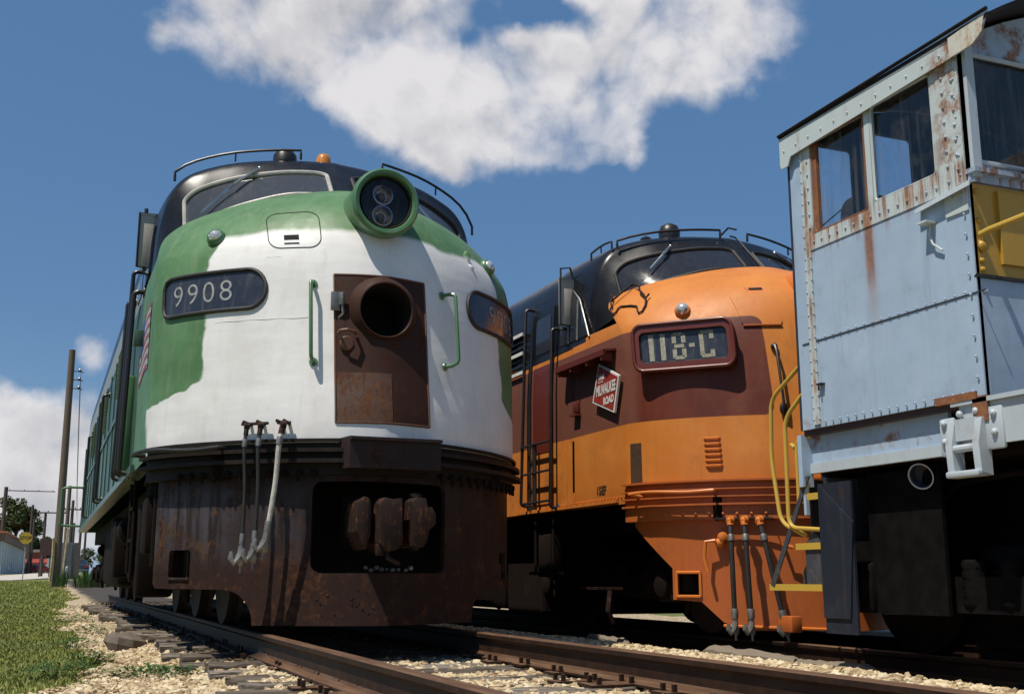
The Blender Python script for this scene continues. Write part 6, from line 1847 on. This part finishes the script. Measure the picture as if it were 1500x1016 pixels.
# parked cars
def car(x, y, rz, col, label):
    z = float(gh(x, y)) + .04
    o = empty('parked_car', (x, y, z), rz); tag(o, label, 'car', 'cars parked beyond the lawn')
    prof = [(-2.25, .35), (-2.28, .75), (-2.15, .95), (-1.35, 1.0), (-.75, 1.42), (.75, 1.45), (1.45, 1.02), (2.2, .92), (2.28, .7), (2.25, .35)]
    mb = MB(); nx = 8
    rows = []
    for i in range(nx + 1):
        t = -1 + 2 * i / nx
        rows.append([(t * .88 * (1 - .14 * max(0, b - .9) / .5), a * (1 - .03 * abs(t) ** 3), b - .05 * abs(t) ** 4) for a, b in prof])
    m = len(prof); vs = [q for r in rows for q in r]; fs = []
    for i in range(nx):
        for k in range(m): fs.append((i * m + k, i * m + (k + 1) % m, (i + 1) * m + (k + 1) % m, (i + 1) * m + k))
    fs += [tuple(range(m)), tuple(nx * m + k for k in range(m))[::-1]]
    mb.add(vs, fs); mb.build('body', col, o, 40)
    def pn(name, q, mt):
        mb = MB(); mb.add(q, [(0, 1, 2, 3)]); return mb.build(name, mt, o, 0)
    pn('rear_window', [(-.66, -1.30, 1.06), (.66, -1.30, 1.06), (.60, -.83, 1.395), (-.60, -.83, 1.395)], M['glass'])
    pn('windscreen', [(-.66, 1.40, 1.08), (.66, 1.40, 1.08), (.60, .84, 1.425), (-.60, .84, 1.425)], M['glass'])
    for s in (-1, 1):
        pn('side_window', [(s * .865, -1.1, 1.02), (s * .865, 1.2, 1.02), (s * .80, .65, 1.38), (s * .80, -.7, 1.37)], M['glass'])
        mb = MB(); mb.box((s * .62, -2.26, .78), (.36, .04, .14)); mb.build('tail_lamp', plain('red lamp', (.35, .02, .015), .3), o, 0)
        mb = MB(); mb.box((s * .62, 2.26, .74), (.34, .04, .13)); mb.build('headlight', M['lens'], o, 0)
        for yy in (-1.4, 1.4):
            mb = MB(); mb.lathe([(.2, -.1), (.32, -.1), (.33, 0), (.32, .1), (.2, .1)], (s * .78, yy, .33), (1, 0, 0), 18); wt = mb.build('tyre', M['gasket'], o)
            mb = MB(); mb.lathe([(.2, .02), (.1, .06), (0, .06)], (s * .80, yy, .33), (s, 0, 0), 14); mb.build('rim', M['steel'], wt)
    mb = MB(); mb.box((0, -2.27, .48), (1.6, .06, .16), bev=.02); mb.build('bumper', M['steel'], o)
car(.55, 108, .02, plain('dark blue grey car paint', (.035, .045, .075), .2, .2, .1), 'dark blue-grey car parked facing away right of the tall pole')
car(-8.55, 166, 1.35, plain('silver car paint', (.35, .42, .40), .25, .4, .1), 'silver car cut by the left edge in front of the warehouse')
car(-2.6, 205, 1.5, plain('dark red car paint', (.16, .025, .02), .25, .1, .1), 'dark red car far off before the brick shop')
# white marker post, kerb stones are left to the road edge
z = float(gh(-.75, 92)); mb = MB(); mb.tube([(0, 0, 0), (0, 0, .8)], .07, 8); mb.ball((0, 0, .8), .07)
o = mb.build('marker_post', M['herald_white'], None); o.location = (-.82, 80, float(gh(-.82, 80))); tag(o, 'short white marker post at the foot of the grey cabinet', 'post')

# trees
def tree(x, y, h, crown_r, n, label, seed, cz=.62, name='tree', leaf=.62, cols=None):
    rnd = np.random.default_rng(seed); z = float(gh(x, y))
    o = empty(name, (x, y, z)); tag(o, label, 'tree', 'trees beyond the buildings')
    mb = MB(); mb.tube([(0, 0, -.3), (.1, 0, h * .25), (0, .1, h * .5), (.1, 0, h * .8)], [h * .028, h * .022, h * .016, h * .006], 8)
    rr = random.Random(seed)
    for k in range(9):
        a = rr.uniform(0, 6.28); z0 = h * rr.uniform(.28, .6); L = crown_r * rr.uniform(.6, .95)
        mb.tube([(0, 0, z0), (math.cos(a) * L * .5, math.sin(a) * L * .5, z0 + L * .35), (math.cos(a) * L, math.sin(a) * L, z0 + L * .55)], [h * .012, h * .008, h * .003], 6)
    mb.build('trunk', M['pole_dark'], o)
    nb = 26
    cs = []
    for k in range(nb):
        v = rnd.normal(0, 1, 3); v /= np.linalg.norm(v); r = rnd.random() ** .45
        cs.append((v[0] * crown_r * .8 * r, v[1] * crown_r * .8 * r, h * cz + v[2] * h * .34 * r, crown_r * rnd.uniform(.18, .38)))
    cs = np.array(cs)
    k = rnd.integers(0, nb, n); v = rnd.normal(0, 1, (n, 3)); v /= np.linalg.norm(v, axis=1)[:, None]
    rad = cs[k, 3] * rnd.random(n) ** .4
    P = cs[k, :3] + v * rad[:, None] * np.array([1, 1, .8])
    d = rnd.normal(0, 1, (n, 3)); d /= np.linalg.norm(d, axis=1)[:, None]; e = np.cross(d, rnd.normal(0, 1, (n, 3))); e /= np.linalg.norm(e, axis=1)[:, None]
    s = leaf * rnd.uniform(.5, 1.0, (n, 1))
    vs = np.stack([P - d * s * .5, P + e * s * .3, P + d * s * .5, P - e * s * .3], 1).reshape(-1, 3)
    fs = (np.arange(n) * 4)[:, None] + np.array([[0, 1, 2, 3]])
    me = bpy.data.meshes.new('crown'); me.from_pydata(vs.tolist(), [], fs.tolist())
    at = me.attributes.new('tone', 'FLOAT', 'POINT'); at.data.foreach_set('value', np.repeat(rnd.random(n), 4).astype(np.float32))
    link_mesh('crown', me, TREEM, o)
TREEM = blade_mat('tree leaves', (.014, .032, .008), (.032, .06, .014), (.062, .085, .024))
tree(-6.9, 215, 13.2, 5.2, 9000, 'big dark leafy tree rising behind the warehouse', 4)
tree(-3.0, 250, 9.0, 3.0, 4200, 'smaller tree right of the big tree behind the yellow sign', 5)
tree(-12.5, 225, 12.5, 5.0, 6500, 'leafy tree at the left edge behind the warehouse', 6)
for k, (x, y) in enumerate(((3.5, 330), (9, 345), (15, 335), (22, 350), (-2, 360), (-14, 350), (30, 340), (-24, 345))):
    tree(x, y, 7.5 + (k % 3) * .8, 5.0, 1300, 'low far-off tree in the hazy row behind the distant poles', 20 + k, .55, 'tree', .8)
# tall weeds at the foot of the near pole
def tuft(x, y, n, h, rad, label, seed):
    rnd = random.Random(seed); mb = MB()
    for k in range(n):
        a = rnd.uniform(0, 6.28); r = rad * math.sqrt(rnd.random()); hh = h * rnd.uniform(.5, 1.1); l = rnd.uniform(0, .25)
        p = Vector((r * math.cos(a), r * math.sin(a), 0)); t = p + Vector((l * math.cos(a), l * math.sin(a), hh)); w = rnd.uniform(.012, .03)
        m_ = p.lerp(t, .55) + Vector((0, 0, .04)); s = Vector((math.cos(a + 1.3), math.sin(a + 1.3), 0)) * w
        mb.add([p - s * .5, p + s * .5, m_ + s, t, m_ - s], [(0, 1, 2, 4), (4, 2, 3)])
    o = mb.build('weed', leafm, None, 0); o.location = (x, y, float(gh(x, y))); tag(o, label, 'weed', 'tall weeds on the lawn')
tuft(-1.5, 54.4, 60, .9, .25, 'climbing weed at the foot of the tall bare pole', 41)
tuft(-.55, 50, 160, .75, .6, 'tall weed clump on the lawn right of the pole foot', 42)
tuft(.15, 52, 120, .7, .5, 'tall weed clump on the lawn closest to the locomotive end', 43)
# ================================================================== camera, sun, sky with cumulus clouds
cam = bpy.data.cameras.new('camera'); co = bpy.data.objects.new('camera', cam); COL.objects.link(co)
_r = Vector((0.92514889, -0.37960444, 0)); _u = Vector((-0.07596312, -0.1851327, 0.97977318)); _f = Vector((0.37192625, 0.90643607, 0.20011125))
co.matrix_world = Matrix(((_r.x, _u.x, -_f.x, -2.37), (_r.y, _u.y, -_f.y, 0), (_r.z, _u.z, -_f.z, .405), (0, 0, 0, 1)))
cam.sensor_width = 36; cam.lens = 36 * 1650 / 1500
cam.clip_start = .05; cam.clip_end = 9000
SC.camera = co

SUN = Vector((-.45, -.15, 1.0)).normalized()
sl_ = bpy.data.lights.new('sun', 'SUN'); so = bpy.data.objects.new('sun', sl_); COL.objects.link(so)
so.rotation_euler = (-SUN).to_track_quat('-Z', 'Y').to_euler()
sl_.energy = 5.0; sl_.angle = R(.53); sl_.color = (1.0, .935, .82)

w = bpy.data.worlds.new('World'); SC.world = w; w.use_nodes = True
nt = NT(w.node_tree)
bg = nt.nodes['Background']
sky = nt.n('ShaderNodeTexSky', sky_type='NISHITA')
sky.sun_disc = False
sky.sun_elevation = math.asin(SUN.z); sky.sun_rotation = math.atan2(SUN.x, SUN.y)
sky.altitude = 200; sky.air_density = 1.0; sky.dust_density = .6; sky.ozone_density = 2.2
d = nt.coord('Generated')
dx, dy, dz = nt.xyz(d)
hs = nt.n('ShaderNodeHueSaturation'); nt.put(hs.inputs['Color'], sky.outputs[0])
hs.inputs['Saturation'].default_value = SKY_SAT; hs.inputs['Value'].default_value = SKY_VAL; hs.inputs['Hue'].default_value = SKY_HUE
skyc = hs.outputs[0]
BL = [(0.1112,0.8812,0.4594,0.0455,1.30),(0.1620,0.8784,0.4496,0.0667,1.00),(0.2237,0.8664,0.4465,0.0788,1.10),(0.2832,0.8605,0.4234,0.0667,1.10),
(0.3322,0.8564,0.3953,0.0576,1.10),(0.3769,0.8403,0.3898,0.0576,1.10),(0.4193,0.8191,0.3915,0.0455,1.00),(0.4296,0.8255,0.3660,0.0330,1.00),(0.4080,0.8320,0.3830,0.0350,0.7),(0.3000,0.8640,0.4050,0.0500,0.9),(0.3700,0.8330,0.4110,0.0500,0.8),(0.5050,0.7500,0.4300,0.0450,0.7),
(0.2414,0.8826,0.4034,0.0545,1.00),(0.4652,0.7735,0.4305,0.0667,1.00),(0.4963,0.7409,0.4525,0.0545,0.90),(0.4447,0.7647,0.4663,0.0667,0.90),
(0.3610,0.8331,0.4190,0.0424,0.80),(0.1924,0.8426,0.5030,0.1091,1.00),(0.3214,0.7686,0.5531,0.1212,1.00),(0.4523,0.7301,0.5122,0.0909,1.00),
(0.3069,0.8405,0.4465,0.0150,-0.75),(0.3570,0.8089,0.4760,0.0250,-.8),(0.3954,0.7951,0.4630,0.0210,-0.55),(0.2000,0.8600,0.4300,0.0500,0.5),(0.4300,0.8000,0.4150,0.0500,0.5),
(0.0537,0.8992,0.4341,0.0200,1.0),(0.3054,0.8861,0.3486,0.0150,1.0),
(0.0129,0.9815,0.1911,0.0200,.8),(0.0300,0.9820,0.1870,0.0230,.85),(0.0400,0.9825,0.1810,0.0180,.7),(-0.0235,0.9935,0.1113,0.0364,.7),
(0.0021,0.9969,0.0792,0.0600,.85),(-0.0242,0.9981,0.0566,0.0700,1.0),(0.0176,0.9988,0.0465,0.0450,1.0),(-0.0353,0.9905,0.1326,0.0300,.8),(0.0435,0.9911,0.1255,0.0400,.8),(0.0300,0.9960,0.0900,0.0450,1.0),(-0.045,0.996,0.095,0.05,1.0)]
field = None
wob = nt.vmath('ADD', d, nt.scaled(nt.vmath('SUBTRACT', nt.noise(d, 9, 6, .58, 'Color'), (.5, .5, .5)), (.07, .07, .07)))
for (x, y, z, r, wt) in BL:
    ds = nt.vmath('DISTANCE', wob, (x, y, z))
    f = nt.math('MULTIPLY', nt.step(ds, 1.6 * r, .1 * r), wt * (.62 if wt > 0 else .8))
    field = f if field is None else nt.math('ADD', field, f)
# the rest of the sky: a broken cumulus field, thinning out near the picture's blue part
gen = nt.math('MULTIPLY', nt.step(nt.noise(nt.scaled(d, (1, 1, 1.7)), 3.4, 3, .5), .60, .74), nt.step(nt.vmath('DISTANCE', d, (.372, .906, .2)), .62, .85))
field = nt.math('ADD', field, gen)
q1 = nt.vmath('ADD', d, nt.scaled(nt.vmath('SUBTRACT', nt.noise(d, 7, 5, .55, 'Color'), (.5, .5, .5)), (.05, .05, .05)))
def billow(v, n=3):
    o = None
    for sc, a in ((9, .50), (19, .27), (43, .17))[:n]:
        nd = nt.n('ShaderNodeTexVoronoi', feature='F1'); nt.put(nd.inputs['Vector'], v); nd.inputs['Scale'].default_value = sc
        t = nt.math('MULTIPLY', nd.outputs['Distance'], -a)
        o = t if o is None else nt.math('ADD', o, t)
    return o
fb = nt.noise(q1, 6, 9, .60); bw = billow(q1)
tex = nt.math('ADD', nt.math('MULTIPLY', nt.math('SUBTRACT', fb, .5), 2.6), nt.math('MULTIPLY', nt.math('ADD', bw, .42), 2.2))
raw = nt.math('ADD', nt.math('MINIMUM', field, 1.12), nt.math('MULTIPLY', tex, nt.math('ADD', .3, nt.math('MULTIPLY', nt.step(field, .0, .45), .7))))
dens = nt.math('POWER', nt.step(raw, .18, 1.15), .85)
dens = nt.math('MULTIPLY', dens, nt.step(dz, -.02, .03))
# cloud light: lit billows against greyer thick parts, from the density towards the sun
q2 = nt.vmath('ADD', q1, tuple(SUN * .018))
relief = nt.math('ADD', nt.math('MULTIPLY', nt.math('SUBTRACT', billow(q1, 2), billow(q2, 2)), 2.4), nt.math('MULTIPLY', nt.math('SUBTRACT', fb, nt.noise(q2, 6, 6, .58)), 3.0))
big = nt.noise(d, 4.6, 3, .5)
thick = nt.step(raw, 1.0, 2.1)
lit = nt.math('ADD', nt.math('ADD', .80, relief), nt.math('MULTIPLY', nt.math('SUBTRACT', big, .52), -2.4))
lit = nt.math('SUBTRACT', lit, nt.math('MULTIPLY', thick, .50), clamp=True)
cc = nt.mix(lit, (3.9, 4.0, 4.4), (7.9, 7.7, 7.8))
skyc = nt.mix(.62, skyc, (.72, 2.0, 4.2))
haze = nt.math('MULTIPLY', nt.step(dz, .24, .0), .5)
skyc = nt.mix(haze, skyc, (2.4, 4.2, 6.2))
nt.put(bg.inputs['Color'], nt.mix(nt.math('MULTIPLY', dens, .96), skyc, cc))
bg.inputs['Strength'].default_value = .1

SC.view_settings.view_transform = 'Standard'; SC.view_settings.look = 'None'; SC.view_settings.exposure = 0; SC.view_settings.gamma = 1
SC.render.engine = 'CYCLES'
SC.cycles.use_denoising = True
SC.cycles.max_bounces = 8; SC.cycles.transparent_max_bounces = 12
